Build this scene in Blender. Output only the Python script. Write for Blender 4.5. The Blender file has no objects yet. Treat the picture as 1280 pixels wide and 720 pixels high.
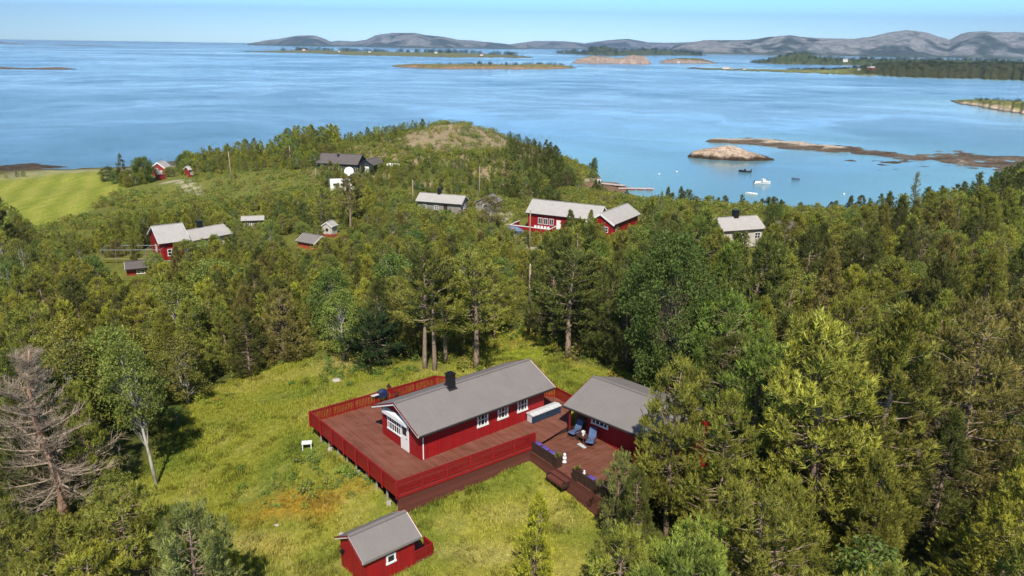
SKY_STRENGTH = .05; EXPOSURE = 0.33; HAZE = 7.5e-5
WATER_DEEP = (.075, .17, .23); WATER_SHAL = (.17, .38, .39); WAVE = .5
import bpy, math, random
import numpy as np
from mathutils import Matrix, Vector
PI = math.pi
R = math.radians
random.seed(7)
rng = np.random.default_rng(11)
scene = bpy.context.scene
COL = scene.collection
cos, sin = math.cos, math.sin

# ------------------------------------------------------------------ camera
FPX = 970.0; PITCH = R(17.36); ROLL = R(0.83); CZ = 42.0
R0 = np.array([1, 0, 0.]); U0 = np.array([0, sin(PITCH), cos(PITCH)]); FW = np.array([0, cos(PITCH), -sin(PITCH)])
RT = cos(ROLL) * R0 + sin(ROLL) * U0
UP = cos(ROLL) * U0 - sin(ROLL) * R0
def at(px, py, z=0.):
    d = (px - 640) * RT - (py - 360) * UP + FPX * FW
    t = (z - CZ) / d[2]
    return np.array([0, 0, CZ]) + d * t
def proj(x, y, z):
    x = np.asarray(x, float); y = np.asarray(y, float); z = np.asarray(z, float) - CZ
    d = np.maximum(x * FW[0] + y * FW[1] + z * FW[2], .5)
    return 640 + FPX * (x * RT[0] + y * RT[1] + z * RT[2]) / d, 360 - FPX * (x * UP[0] + y * UP[1] + z * UP[2]) / d
def horizon(px): return 360 - FPX * math.tan(PITCH) + math.tan(ROLL) * (px - 640)
cam = bpy.data.cameras.new('camera'); co = bpy.data.objects.new('camera', cam); COL.objects.link(co)
M = Matrix(((RT[0], UP[0], -FW[0], 0), (RT[1], UP[1], -FW[1], 0), (RT[2], UP[2], -FW[2], CZ), (0, 0, 0, 1)))
co.matrix_world = M
cam.sensor_width = 36; cam.lens = FPX / 1280 * 36; cam.clip_start = .5; cam.clip_end = 60000
scene.camera = co

# ------------------------------------------------------------------ light
SUN_EL = 49.0
w = bpy.data.worlds.new('World'); scene.world = w; w.use_nodes = True
nt = w.node_tree; bg = nt.nodes['Background']
sky = nt.nodes.new('ShaderNodeTexSky'); sky.sky_type = 'NISHITA'; sky.sun_disc = False
sky.sun_elevation = R(SUN_EL); sky.sun_rotation = R(183); sky.altitude = 0; sky.air_density = 1.0; sky.dust_density = .3; sky.ozone_density = 2.5
tc = nt.nodes.new('ShaderNodeTexCoord'); sx = nt.nodes.new('ShaderNodeSeparateXYZ'); nt.links.new(tc.outputs['Generated'], sx.inputs[0])
rp = nt.nodes.new('ShaderNodeValToRGB'); nt.links.new(sx.outputs[2], rp.inputs[0]); els = rp.color_ramp.elements
els.new(.06); els.new(.14); els.new(.25)
for e_, (p_, c_) in zip(els, ((0., (8.5, 12.5, 17.)), (.06, (2.6, 5.4, 9.6)), (.14, (1.2, 2.0, 2.9)), (.25, (1.0, 1.35, 1.7)), (1., (1, 1, 1)))): e_.position = p_; e_.color = (*c_, 1)
mxs = nt.nodes.new('ShaderNodeMix'); mxs.data_type = 'RGBA'; mxs.blend_type = 'MULTIPLY'; mxs.inputs[0].default_value = 1; nt.links.new(sky.outputs[0], mxs.inputs[6]); nt.links.new(rp.outputs[0], mxs.inputs[7])
nt.links.new(mxs.outputs[2], bg.inputs[0]); bg.inputs[1].default_value = SKY_STRENGTH
sl = bpy.data.lights.new('sun', 'SUN'); sl.energy = 5.0; sl.angle = R(.53); sl.color = (1, .94, .84)
so = bpy.data.objects.new('sun', sl); COL.objects.link(so); so.rotation_euler = (R(90 - SUN_EL), 0, R(3)); so.location = (0, -20, 90)
vs = scene.view_settings; vs.view_transform = 'Standard'; vs.look = 'None'; vs.gamma = 1; vs.use_curve_mapping = False; vs.exposure = EXPOSURE

# ------------------------------------------------------------------ noise and geometry helpers
_lat = rng.random((256, 256))
def vnoise(x, y):
    x = np.asarray(x, float); y = np.asarray(y, float)
    xi = np.floor(x).astype(int); yi = np.floor(y).astype(int); fx = x - xi; fy = y - yi
    fx = fx * fx * (3 - 2 * fx); fy = fy * fy * (3 - 2 * fy)
    a = _lat[xi & 255, yi & 255]; b = _lat[(xi + 1) & 255, yi & 255]; c = _lat[xi & 255, (yi + 1) & 255]; d = _lat[(xi + 1) & 255, (yi + 1) & 255]
    return (a * (1 - fx) + b * fx) * (1 - fy) + (c * (1 - fx) + d * fx) * fy
def fbm(x, y, s=1., o=4, seed=0):
    r = 0; a = 1; t = 0
    for k in range(o):
        r = r + a * vnoise(np.asarray(x) / s + seed * 17.3 + k * 5.1, np.asarray(y) / s + seed * 7.7 - k * 3.3); t += a; a *= .5; s *= .5
    return r / t
def sstep(a, b, x):
    t = np.clip((x - a) / (b - a), 0, 1); return t * t * (3 - 2 * t)
def in_poly(px, py, poly):
    px = np.asarray(px, float); py = np.asarray(py, float)
    r = np.zeros(np.broadcast(px, py).shape, bool); n = len(poly)
    for i in range(n):
        x1, y1 = poly[i][:2]; x2, y2 = poly[(i + 1) % n][:2]
        if y1 == y2: continue
        r ^= ((y1 > py) != (y2 > py)) & (px < (x2 - x1) * (py - y1) / (y2 - y1) + x1)
    return r
def poly_dist(px, py, poly, closed=True):
    px = np.asarray(px, float); py = np.asarray(py, float); best = np.full(np.broadcast(px, py).shape, 1e9); n = len(poly)
    for i in range(n if closed else n - 1):
        x1, y1 = poly[i][:2]; x2, y2 = poly[(i + 1) % n][:2]
        dx, dy = x2 - x1, y2 - y1; L = dx * dx + dy * dy + 1e-9
        t = np.clip(((px - x1) * dx + (py - y1) * dy) / L, 0, 1)
        best = np.minimum(best, np.hypot(px - x1 - t * dx, py - y1 - t * dy))
    return best
def np_mesh(name, V, faces_idx, face_sizes, mat, col=None, smooth=False, fcol=None):
    """V (n,3); faces_idx flat loop vertex indices; face_sizes (m,)"""
    V = np.asarray(V, np.float32); me = bpy.data.meshes.new(name)
    me.vertices.add(len(V)); me.vertices.foreach_set('co', V.ravel())
    me.loops.add(len(faces_idx)); me.loops.foreach_set('vertex_index', np.asarray(faces_idx, np.int32))
    fs = np.asarray(face_sizes, np.int32); me.polygons.add(len(fs))
    st = np.zeros(len(fs), np.int32); st[1:] = np.cumsum(fs)[:-1]
    me.polygons.foreach_set('loop_start', st)
    me.update(calc_edges=True)
    if smooth: me.polygons.foreach_set('use_smooth', np.ones(len(fs), bool))
    if col is not None:
        a = me.color_attributes.new('tint', 'FLOAT_COLOR', 'POINT')
        c = np.ones((len(V), 4), np.float32); c[:, :col.shape[1]] = col; a.data.foreach_set('color', c.ravel())
    if mat: me.materials.append(mat)
    return me
def link(name, me, parent=None, kind=None):
    o = bpy.data.objects.new(name, me); COL.objects.link(o)
    if parent is not None: o.parent = parent
    if kind: o['kind'] = kind
    return o
def grid_mesh(name, X, Y, Z, mat, col=None, smooth=True):
    ny, nx = X.shape; V = np.stack([X, Y, Z], -1).reshape(-1, 3)
    i = np.arange(ny * nx).reshape(ny, nx)
    q = np.stack([i[:-1, :-1], i[:-1, 1:], i[1:, 1:], i[1:, :-1]], -1).reshape(-1, 4)
    return np_mesh(name, V, q.ravel(), np.full(len(q), 4), mat, None if col is None else col.reshape(ny * nx, -1), smooth)

class MB:
    """collects boxes, bars, tubes and prisms for one mesh"""
    def __init__(s): s.v = []; s.f = []
    def add(s, vs, fs, T=None):
        n = len(s.v)
        for p in vs: s.v.append(tuple(T @ Vector(p)) if T is not None else tuple(p))
        for f in fs: s.f.append(tuple(n + i for i in f))
        return s
    def box(s, cx, cy, cz, sx, sy, sz, T=None):
        x, y, z = sx / 2, sy / 2, sz / 2
        vs = [(cx + a * x, cy + b * y, cz + c * z) for c in (-1, 1) for b in (-1, 1) for a in (-1, 1)]
        return s.add(vs, [(0, 2, 3, 1), (4, 5, 7, 6), (0, 1, 5, 4), (2, 6, 7, 3), (0, 4, 6, 2), (1, 3, 7, 5)], T)
    def bar(s, a, b, w, h, up=(0, 0, 1)):
        a = Vector(a); b = Vector(b); d = (b - a); L = d.length; d.normalize(); u = Vector(up)
        if abs(d.dot(u)) > .99: u = Vector((1, 0, 0))
        r = d.cross(u).normalized(); u = r.cross(d)
        T = Matrix(((d.x, r.x, u.x, 0), (d.y, r.y, u.y, 0), (d.z, r.z, u.z, 0), (0, 0, 0, 1)))
        T.translation = (a + b) / 2
        return s.box(0, 0, 0, L, w, h, T)
    def tube(s, pts, rads, n=8, cap=True):
        base = len(s.v); N = len(pts)
        for i, p in enumerate(pts):
            p = Vector(p); a = Vector(pts[max(0, i - 1)]); b = Vector(pts[min(N - 1, i + 1)]); d = (b - a).normalized()
            r = d.cross(Vector((0, 0, 1))) if abs(d.z) < .95 else d.cross(Vector((1, 0, 0)))
            r.normalize(); u = r.cross(d)
            for k in range(n):
                t = 2 * PI * k / n; s.v.append(tuple(p + (r * cos(t) + u * sin(t)) * rads[i]))
        for i in range(N - 1):
            for k in range(n):
                k2 = (k + 1) % n; s.f.append((base + i * n + k, base + i * n + k2, base + (i + 1) * n + k2, base + (i + 1) * n + k))
        if cap:
            s.f.append(tuple(base + k for k in range(n))[::-1]); s.f.append(tuple(base + (N - 1) * n + k for k in range(n)))
        return s
    def prism(s, poly, axis, a, b, T=None):
        """poly in the plane across axis ('x': (y,z), 'y': (x,z), 'z': (x,y)), from a to b"""
        def P(q, t): return {'x': (t, q[0], q[1]), 'y': (q[0], t, q[1]), 'z': (q[0], q[1], t)}[axis]
        n = len(poly); vs = [P(q, a) for q in poly] + [P(q, b) for q in poly]
        fs = [tuple(range(n))[::-1], tuple(range(n, 2 * n))] + [(i, (i + 1) % n, n + (i + 1) % n, n + i) for i in range(n)]
        return s.add(vs, fs, T)
    def ball(s, c, r, n=8, m=6, T=None, jit=0, seed=1):
        rr = random.Random(seed); vs = []; rx, ry, rz = (r, r, r) if not hasattr(r, '__len__') else r
        vs.append((c[0], c[1], c[2] + rz))
        for i in range(1, m):
            for k in range(n):
                t = PI * i / m; p = 2 * PI * k / n; j = 1 + jit * (rr.random() - .5)
                vs.append((c[0] + rx * j * sin(t) * cos(p), c[1] + ry * j * sin(t) * sin(p), c[2] + rz * j * cos(t)))
        vs.append((c[0], c[1], c[2] - rz)); fs = [(0, 1 + k, 1 + (k + 1) % n) for k in range(n)]
        for i in range(m - 2):
            for k in range(n):
                a = 1 + i * n + k; b = 1 + i * n + (k + 1) % n; fs.append((a, a + n, b + n, b))
        e = len(vs) - 1; fs += [(e, 1 + (m - 2) * n + (k + 1) % n, 1 + (m - 2) * n + k) for k in range(n)]
        return s.add(vs, fs, T)
    def build(s, name, mat, parent=None, smooth=False, bevel=0, kind=None):
        me = bpy.data.meshes.new(name); me.from_pydata(s.v, [], s.f); me.materials.append(mat)
        import bmesh
        bm = bmesh.new(); bm.from_mesh(me); bmesh.ops.recalc_face_normals(bm, faces=bm.faces); bm.to_mesh(me); bm.free()
        if smooth: me.polygons.foreach_set('use_smooth', [True] * len(me.polygons))
        o = link(name, me, parent, kind)
        if bevel:
            m = o.modifiers.new('bevel', 'BEVEL'); m.width = bevel; m.segments = 1; m.limit_method = 'ANGLE'
        return o
def thing(name, label, cat, loc, rz=0, group=None):
    o = bpy.data.objects.new(name, None); COL.objects.link(o); o.location = tuple(float(q) for q in loc); o.rotation_euler = (0, 0, rz)
    o.empty_display_size = .3
    return tag(o, label, cat, group)
def tag(o, label, cat, group=None):
    o['label'] = label; o['category'] = cat
    if group: o['group'] = group
    return o
def copy_tree(o, parent=None):
    c = o.copy(); COL.objects.link(c); c.parent = parent
    for ch in list(o.children): copy_tree(ch, c)
    return c

# ------------------------------------------------------------------ materials
class NT:
    def __init__(s, name):
        s.m = bpy.data.materials.new(name); s.m.use_nodes = True; s.t = s.m.node_tree; s.n = s.t.nodes; s.l = s.t.links
        s.b = s.n['Principled BSDF']; s.out = s.n['Material Output']
    def node(s, ty, **kw):
        n = s.n.new(ty)
        for k, v in kw.items(): setattr(n, k, v)
        return n
    def noise(s, vec, scale, detail=4, rough=.6, w=0):
        n = s.node('ShaderNodeTexNoise'); n.inputs['Scale'].default_value = scale; n.inputs['Detail'].default_value = detail; n.inputs['Roughness'].default_value = rough
        if vec is not None: s.l.new(vec, n.inputs['Vector'])
        return n.outputs[0]
    def coord(s, which='Object', scale=None, rot=None):
        c = s.node('ShaderNodeTexCoord').outputs[which]
        if scale or rot:
            m = s.node('ShaderNodeMapping'); s.l.new(c, m.inputs[0])
            if scale: m.inputs['Scale'].default_value = scale
            if rot: m.inputs['Rotation'].default_value = rot
            c = m.outputs[0]
        return c
    def ramp(s, f, stops):
        r = s.node('ShaderNodeValToRGB'); e = r.color_ramp.elements
        while len(e) < len(stops): e.new(.5)
        for i, (p, c) in enumerate(stops):
            e[i].position = p; e[i].color = (*c, 1) if hasattr(c, '__len__') else (c, c, c, 1)
        s.l.new(f, r.inputs[0]); return r.outputs[0]
    def mix(s, f, a, b, mode='MIX'):
        n = s.node('ShaderNodeMix', data_type='RGBA', blend_type=mode)
        for sock, v in ((n.inputs[0], f), (n.inputs[6], a), (n.inputs[7], b)):
            if hasattr(v, 'is_output') or isinstance(v, bpy.types.NodeSocket): s.l.new(v, sock)
            elif hasattr(v, '__len__'): sock.default_value = (*v, 1)[:4]
            else: sock.default_value = v
        return n.outputs[2]
    def math(s, op, a, b=0., c=None):
        n = s.node('ShaderNodeMath', operation=op)
        for i, v in enumerate((a, b, c)):
            if v is None: continue
            if isinstance(v, bpy.types.NodeSocket): s.l.new(v, n.inputs[i])
            else: n.inputs[i].default_value = v
        return n.outputs[0]
    def attr(s, name): return s.node('ShaderNodeAttribute', attribute_name=name).outputs['Color']
    def bump(s, h, strength=.4, dist=.05):
        n = s.node('ShaderNodeBump'); n.inputs['Strength'].default_value = strength; n.inputs['Distance'].default_value = dist
        s.l.new(h, n.inputs['Height']); s.l.new(n.outputs[0], s.b.inputs['Normal']); return n
    def color(s, c):
        if isinstance(c, bpy.types.NodeSocket): s.l.new(c, s.b.inputs['Base Color'])
        else: s.b.inputs['Base Color'].default_value = (*c, 1)
        return s
    def set(s, rough=.6, spec=.4, metal=0):
        s.b.inputs['Roughness'].default_value = rough; s.b.inputs['Specular IOR Level'].default_value = spec; s.b.inputs['Metallic'].default_value = metal; return s
def plain(name, c, rough=.6, spec=.4, metal=0, var=.25, scale=3.):
    t = NT(name); v = t.noise(t.coord(), scale, 5, .65)
    lo = tuple(q * (1 - var) for q in c); hi = tuple(min(1, q * (1 + var)) for q in c)
    t.color(t.ramp(v, [(.3, lo), (.7, hi)])).set(rough, spec, metal); return t.m
def boards(name, c, pitch=.14, vertical=True, var=.22, rough=.55):
    """painted cladding: grooves every pitch metres, board to board tone, faint weathering"""
    t = NT(name); co_ = t.coord()
    sep = t.node('ShaderNodeSeparateXYZ'); t.l.new(co_, sep.inputs[0])
    u = t.math('ADD', sep.outputs[0], sep.outputs[1]) if vertical else sep.outputs[2]
    q = t.math('DIVIDE', u, pitch); fr = t.math('FRACT', q); fl = t.math('FLOOR', q)
    wn = t.node('ShaderNodeTexWhiteNoise', noise_dimensions='1D'); t.l.new(fl, wn.inputs['W'])
    groove = t.math('GREATER_THAN', t.math('ABSOLUTE', t.math('SUBTRACT', fr, .5)), .43)
    wear = t.noise(t.coord('Object', (1, 1, .25)), 2.2, 6, .7)
    base = t.mix(wn.outputs[0], tuple(x * (1 - var) for x in c), tuple(x * (1 + var * .6) for x in c))
    base = t.mix(t.ramp(wear, [(.35, .0), (.75, .65)]), base, tuple(min(1, x * .66 + .012) for x in c))
    fade = t.noise(t.coord('Object', (.6, .6, 1.4)), 1.1, 5, .7); base = t.mix(t.ramp(fade, [(.5, 0.), (.8, .3)]), base, tuple(min(1, x * 1.1 + .02) for x in c))
    t.color(base).set(rough, .3)
    h = t.math('SUBTRACT', 1., groove); t.bump(h, .9, .02)
    return t.m
def decking(name, c, ang=0., pitch=.145):
    t = NT(name); co_ = t.coord('Object', None, (0, 0, -ang))
    sep = t.node('ShaderNodeSeparateXYZ'); t.l.new(co_, sep.inputs[0])
    q = t.math('DIVIDE', sep.outputs[1], pitch); fr = t.math('FRACT', q); fl = t.math('FLOOR', q)
    jit = t.node('ShaderNodeTexWhiteNoise', noise_dimensions='1D'); t.l.new(fl, jit.inputs['W'])
    cell = t.math('FLOOR', t.math('ADD', t.math('DIVIDE', sep.outputs[0], 3.6), t.math('MULTIPLY', jit.outputs[0], 7.)))
    w2 = t.node('ShaderNodeTexWhiteNoise', noise_dimensions='2D'); cm = t.node('ShaderNodeCombineXYZ'); t.l.new(fl, cm.inputs[0]); t.l.new(cell, cm.inputs[1]); t.l.new(cm.outputs[0], w2.inputs['Vector'])
    gap = t.math('GREATER_THAN', t.math('ABSOLUTE', t.math('SUBTRACT', fr, .5)), .455)
    base = t.mix(w2.outputs[0], tuple(x * .78 for x in c), tuple(x * 1.2 for x in c))
    wear = t.noise(t.coord('Object', (1, 2.2, 1), (0, 0, -ang)), .9, 7, .72)
    base = t.mix(t.ramp(wear, [(.42, 0.), (.72, .75)]), base, tuple(min(1, x * 1.25 + .035) for x in c))
    base = t.mix(gap, base, (.012, .007, .005))
    t.color(base).set(.7, .2)
    t.l.new(t.ramp(wear, [(.3, .5), (.7, .85)]), t.b.inputs['Roughness'])
    return t.m
def roofing(name, c, var=.12, rows=0.):
    t = NT(name); co_ = t.coord()
    n1 = t.noise(co_, 38, 3, .8); n2 = t.noise(co_, .7, 5, .6); n3 = t.noise(t.coord('Object', (1, .12, .3)), 3.5, 6, .75)
    b = t.ramp(n1, [(.3, tuple(q * (1 - 2 * var) for q in c)), (.7, tuple(q * (1 + 2 * var) for q in c))])
    b = t.mix(t.ramp(n2, [(.35, 0.), (.7, .55)]), b, tuple(q * .8 for q in c)); b = t.mix(t.ramp(n3, [(.5, 0.), (.8, .45)]), b, tuple(q * 1.2 for q in c))
    if rows:
        sep = t.node('ShaderNodeSeparateXYZ'); t.l.new(co_, sep.inputs[0])
        fr = t.math('FRACT', t.math('DIVIDE', sep.outputs[1], rows)); ln = t.math('GREATER_THAN', fr, .9)
        b = t.mix(t.math('MULTIPLY', ln, .35), b, tuple(q * .5 for q in c))
    sp_ = t.node('ShaderNodeSeparateXYZ'); t.l.new(co_, sp_.inputs[0]); jt = t.math('FRACT', t.math('DIVIDE', sp_.outputs[0], 1.04)); b = t.mix(t.math('MULTIPLY', t.math('GREATER_THAN', jt, .97), .13), b, tuple(q * .55 for q in c))
    t.color(b).set(.85, .2); t.bump(n1, .4, .01); return t.m
def leafmat(name, trans=.25, rough=.55, spec=.25):
    t = NT(name); oi = t.node('ShaderNodeObjectInfo'); c = t.mix(1., oi.outputs['Color'], t.attr('tint'), 'MULTIPLY')
    hs = t.node('ShaderNodeHueSaturation'); t.l.new(c, hs.inputs['Color'])
    t.l.new(t.math('MULTIPLY_ADD', oi.outputs['Random'], .02, .487), hs.inputs['Hue'])
    t.l.new(t.math('MULTIPLY_ADD', oi.outputs['Random'], .30, .90), hs.inputs['Value'])
    c = hs.outputs[0]; t.color(c).set(rough, spec)
    tr = t.node('ShaderNodeBsdfTranslucent'); t.l.new(t.mix(1., c, (1.15, 1.2, .6), 'MULTIPLY'), tr.inputs[0])
    mx = t.node('ShaderNodeMixShader'); mx.inputs[0].default_value = trans
    t.l.new(t.b.outputs[0], mx.inputs[1]); t.l.new(tr.outputs[0], mx.inputs[2]); t.l.new(mx.outputs[0], t.out.inputs[0]); return t.m
def barkmat(name, c1, c2, scale=6.):
    t = NT(name); n = t.noise(t.coord('Object', (1, 1, .3)), scale, 5, .7); t.color(t.ramp(n, [(.35, c1), (.65, c2)])).set(.85, .15); t.bump(n, .5, .03); return t.m
MAT = dict(
    red=boards('red_cladding', (.335, .009, .011)), red_d=boards('red_cladding_horizontal', (.31, .012, .014), .16, False),
    rail=plain('red_rail_paint', (.235, .011, .011), .5, .35, 0, .2, 6),
    pitch=plain('under_deck_shade_black', (.012, .009, .008), .9, .05), brown=boards('brown_skirt_boards', (.15, .045, .032), .13, False), dark_wood=boards('dark_stained_boards', (.055, .028, .02), .13),  # pitch: near-black colour standing in for under-deck shade
    dkred=boards('faded_red_cladding', (.30, .03, .022), .16), roof=roofing('grey_roof_felt', (.215, .192, .18)), roof2=roofing('grey_shingle', (.25, .232, .23), .14, .3),
    roof_tile=roofing('pale_roof_tiles', (.42, .395, .37), .2, .35), roof_dark=roofing('dark_roof', (.13, .11, .105), .15, .35), roof_black=roofing('black_roof', (.035, .036, .045), .15, .3),
    white=plain('white_paint', (.80, .79, .76), .5, .4, 0, .06), trim_red=plain('dark_red_trim', (.20, .012, .014), .5), black=plain('black_metal', (.012, .012, .014), .4, .5),
    greyw=boards('weathered_grey_boards', (.32, .29, .26), .15), cream=boards('cream_boards', (.62, .57, .5), .15), slate=boards('dark_blue_grey_boards', (.045, .05, .06), .15),
    stone=plain('pale_stone', (.42, .38, .33), .85, .2, 0, .3, 4), concrete=plain('grey_concrete', (.36, .34, .31), .85, .2), gutter=plain('dark_gutter', (.03, .025, .025), .4),
    blue_box=boards('blue_plastic', (.025, .052, .09), .4), lid=plain('pale_plastic_lid', (.55, .56, .56), .5), cushion=plain('violet_blue_fabric', (.11, .075, .34), .9, .1),
    chair_blue=plain('blue_fabric', (.085, .13, .24), .85, .1), wood_dk=plain('dark_brown_timber', (.075, .03, .022), .6), plant=plain('olive_leaves', (.18, .17, .035), .7, .2, 0, .5, 25),
    navy=plain('navy_cover', (.016, .028, .075), .6), steel=plain('galvanised_metal', (.5, .5, .5), .4, .5, .6), yellow=plain('yellow_timber', (.42, .30, .10), .7), orange=plain('orange_brown_boards', (.38, .075, .03), .7),
    decku=decking('red_brown_decking', (.185, .066, .041), R(129)), deckl=decking('brown_decking', (.165, .058, .035), R(40)), jetty=decking('bleached_pier_planks', (.5, .42, .38), 0, .3),
    pole=barkmat('weathered_pole_timber', (.25, .19, .13), (.42, .33, .22)), tub=plain('blue_tarpaulin', (.12, .17, .28), .6))
_g = NT('window_glass'); _g.color((.02, .025, .03)).set(.06, .7); MAT['glass'] = _g.m
MAT['needle'] = leafmat('pine_needles', .07); MAT['leaf'] = leafmat('broad_leaves', .3)
MAT['bark'] = barkmat('pine_bark', (.17, .11, .08), (.36, .27, .20)); MAT['birch'] = barkmat('birch_bark', (.22, .19, .15), (.58, .54, .46), 3.)
MAT['dead'] = barkmat('dead_red_bark', (.20, .10, .06), (.42, .27, .18)); MAT['twig'] = barkmat('bare_grey_twigs', (.25, .185, .13), (.47, .37, .28))
# ------------------------------------------------------------------ terrain of the near shore
def P2(px, py, z=0.): p = at(px, py, z); return (p[0], p[1])
COAST = [P2(*q) for q in [(-420, 214), (-150, 213), (0, 214), (100, 211), (150, 210), (205, 207), (250, 192), (330, 188), (450, 186), (560, 184), (660, 190), (715, 201), (748, 220), (753, 229),
         (738, 238), (722, 246), (735, 252), (770, 258), (830, 268), (900, 274), (1000, 280), (1090, 276), (1170, 262), (1225, 240), (1262, 222), (1290, 211), (1500, 200), (1800, 195)]]
COAST = COAST + [(420, -60), (-420, -60)]
ANCH = [(503, 632, 13.55), (390, 545, 14.0), (445, 588, 13.9), (420, 568, 14.0), (652, 568, 14.0), (540, 465, 14.6), (700, 462, 14.5), (800, 480, 14.5), (450, 705, 12.95), (540, 690, 13.15), (610, 700, 13.2), (300, 600, 12.6), (200, 600, 12), (100, 700, 10.5), (250, 500, 12),
        (120, 560, 11), (740, 690, 13.2), (900, 700, 12.8), (1100, 700, 12), (1250, 650, 12), (430, 445, 13.4), (300, 460, 11.5), (660, 415, 12.5), (600, 405, 11), (150, 420, 9), (30, 420, 8), (450, 360, 8.4),
        (600, 345, 7.3), (250, 345, 6.5), (165, 350, 6.5), (390, 312, 6), (300, 280, 6.2), (430, 292, 6), (20, 238, 2.6), (120, 232, 3.2), (60, 270, 4.4), (0, 217, 1.3), (60, 215, 1.3), (120, 214, 1.6), (-60, 217, 1.3), (-150, 217, 1.3), (165, 212, 3.2), (200, 209, 4.6), (200, 220, 6), (290, 216, 8), (425, 212, 9.5), (480, 207, 10.5), (427, 236, 7.5),
        (550, 256, 6), (620, 255, 5.6), (650, 292, 3.6), (680, 288, 3.2), (720, 290, 3.4), (700, 247, 1.8), (200, 250, 5.5), (450, 178, 13), (540, 168, 15), (600, 150, 20), (650, 156, 18.5), (560, 152, 19), (695, 178, 15), (725, 200, 9), (560, 205, 11), (620, 228, 7),
        (350, 182, 10), (250, 205, 7), (575, 175, 15), (640, 200, 11), (690, 225, 6), (500, 165, 16), (400, 172, 12)]
_A = np.array([[*P2(a, b, c), c] for a, b, c in ANCH] + [(40, 40, 13), (40, 80, 9.5), (50, 120, 6), (90, 120, 6.5), (90, 60, 10.5), (130, 100, 7), (20, 100, 8), (60, 150, 4.5), (110, 160, 4.5), (160, 200, 3.5), (0, 20, 13), (-40, 20, 10), (50, 15, 12), (-120, 60, 7), (-120, 120, 5),
                                                                   (150, 40, 9), (-60, 290, 2), (20, 290, 2), (-200, 200, 4)])
def ground0(x, y):
    x = np.asarray(x, float); y = np.asarray(y, float); num = np.zeros(x.shape); den = np.zeros(x.shape)
    for ax, ay, az in _A:
        sc = 5. + .05 * max(ay, 0)
        w_ = 1. / (((x - ax) ** 2 + (y - ay) ** 2) / sc ** 2 + .5) ** 1.8
        num = num + w_ * az; den = den + w_
    return num / den
HILL = [P2(380, 176, 12), P2(500, 160, 16), P2(600, 146, 20), P2(700, 178, 15), P2(745, 215, 4), P2(660, 226, 7), P2(540, 215, 10), P2(490, 196, 11)]
def ground_z(x, y):
    x = np.asarray(x, float); y = np.asarray(y, float)
    z = ground0(x, y); n = fbm(x, y, 9., 4, 1) - .5
    near = sstep(30, 80, y); z = z + n * (.5 + 1.0 * near)
    hill = sstep(14, -6, np.where(in_poly(x, y, HILL), -poly_dist(x, y, HILL), poly_dist(x, y, HILL)))
    z = z + hill * (fbm(x, y, 14., 4, 5) - .5) * 4.
    ins = in_poly(x, y, COAST); d = poly_dist(x, y, COAST) + (fbm(x, y, 7., 4, 3) - .5) * 7; d = np.where(ins, d, -d)
    flat = sstep(5, 60, d)
    sl_ = np.where(x < -75, .09, .38)
    z = np.where(d > 0, np.minimum(z, .25 + d * sl_), np.maximum(d * .15, -4))
    return z
xs = np.concatenate([np.arange(-420, -170, 8.), np.arange(-170, -42, 2.4), np.arange(-42, 30, .6), np.arange(30, 190, 2.4), np.arange(190, 421, 8.)])
ys = np.concatenate([np.arange(-60, 15, 5.), np.arange(15, 72, .6), np.arange(72, 110, 1.1), np.arange(110, 320, 1.8), np.arange(320, 345, 6.)])
GX, GY = np.meshgrid(xs, ys); GZ = ground_z(GX, GY)
from mathutils.interpolate import poly_3d_calc as _unused
def gz(x, y): return float(ground_z(np.array([x]), np.array([y]))[0])

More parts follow.
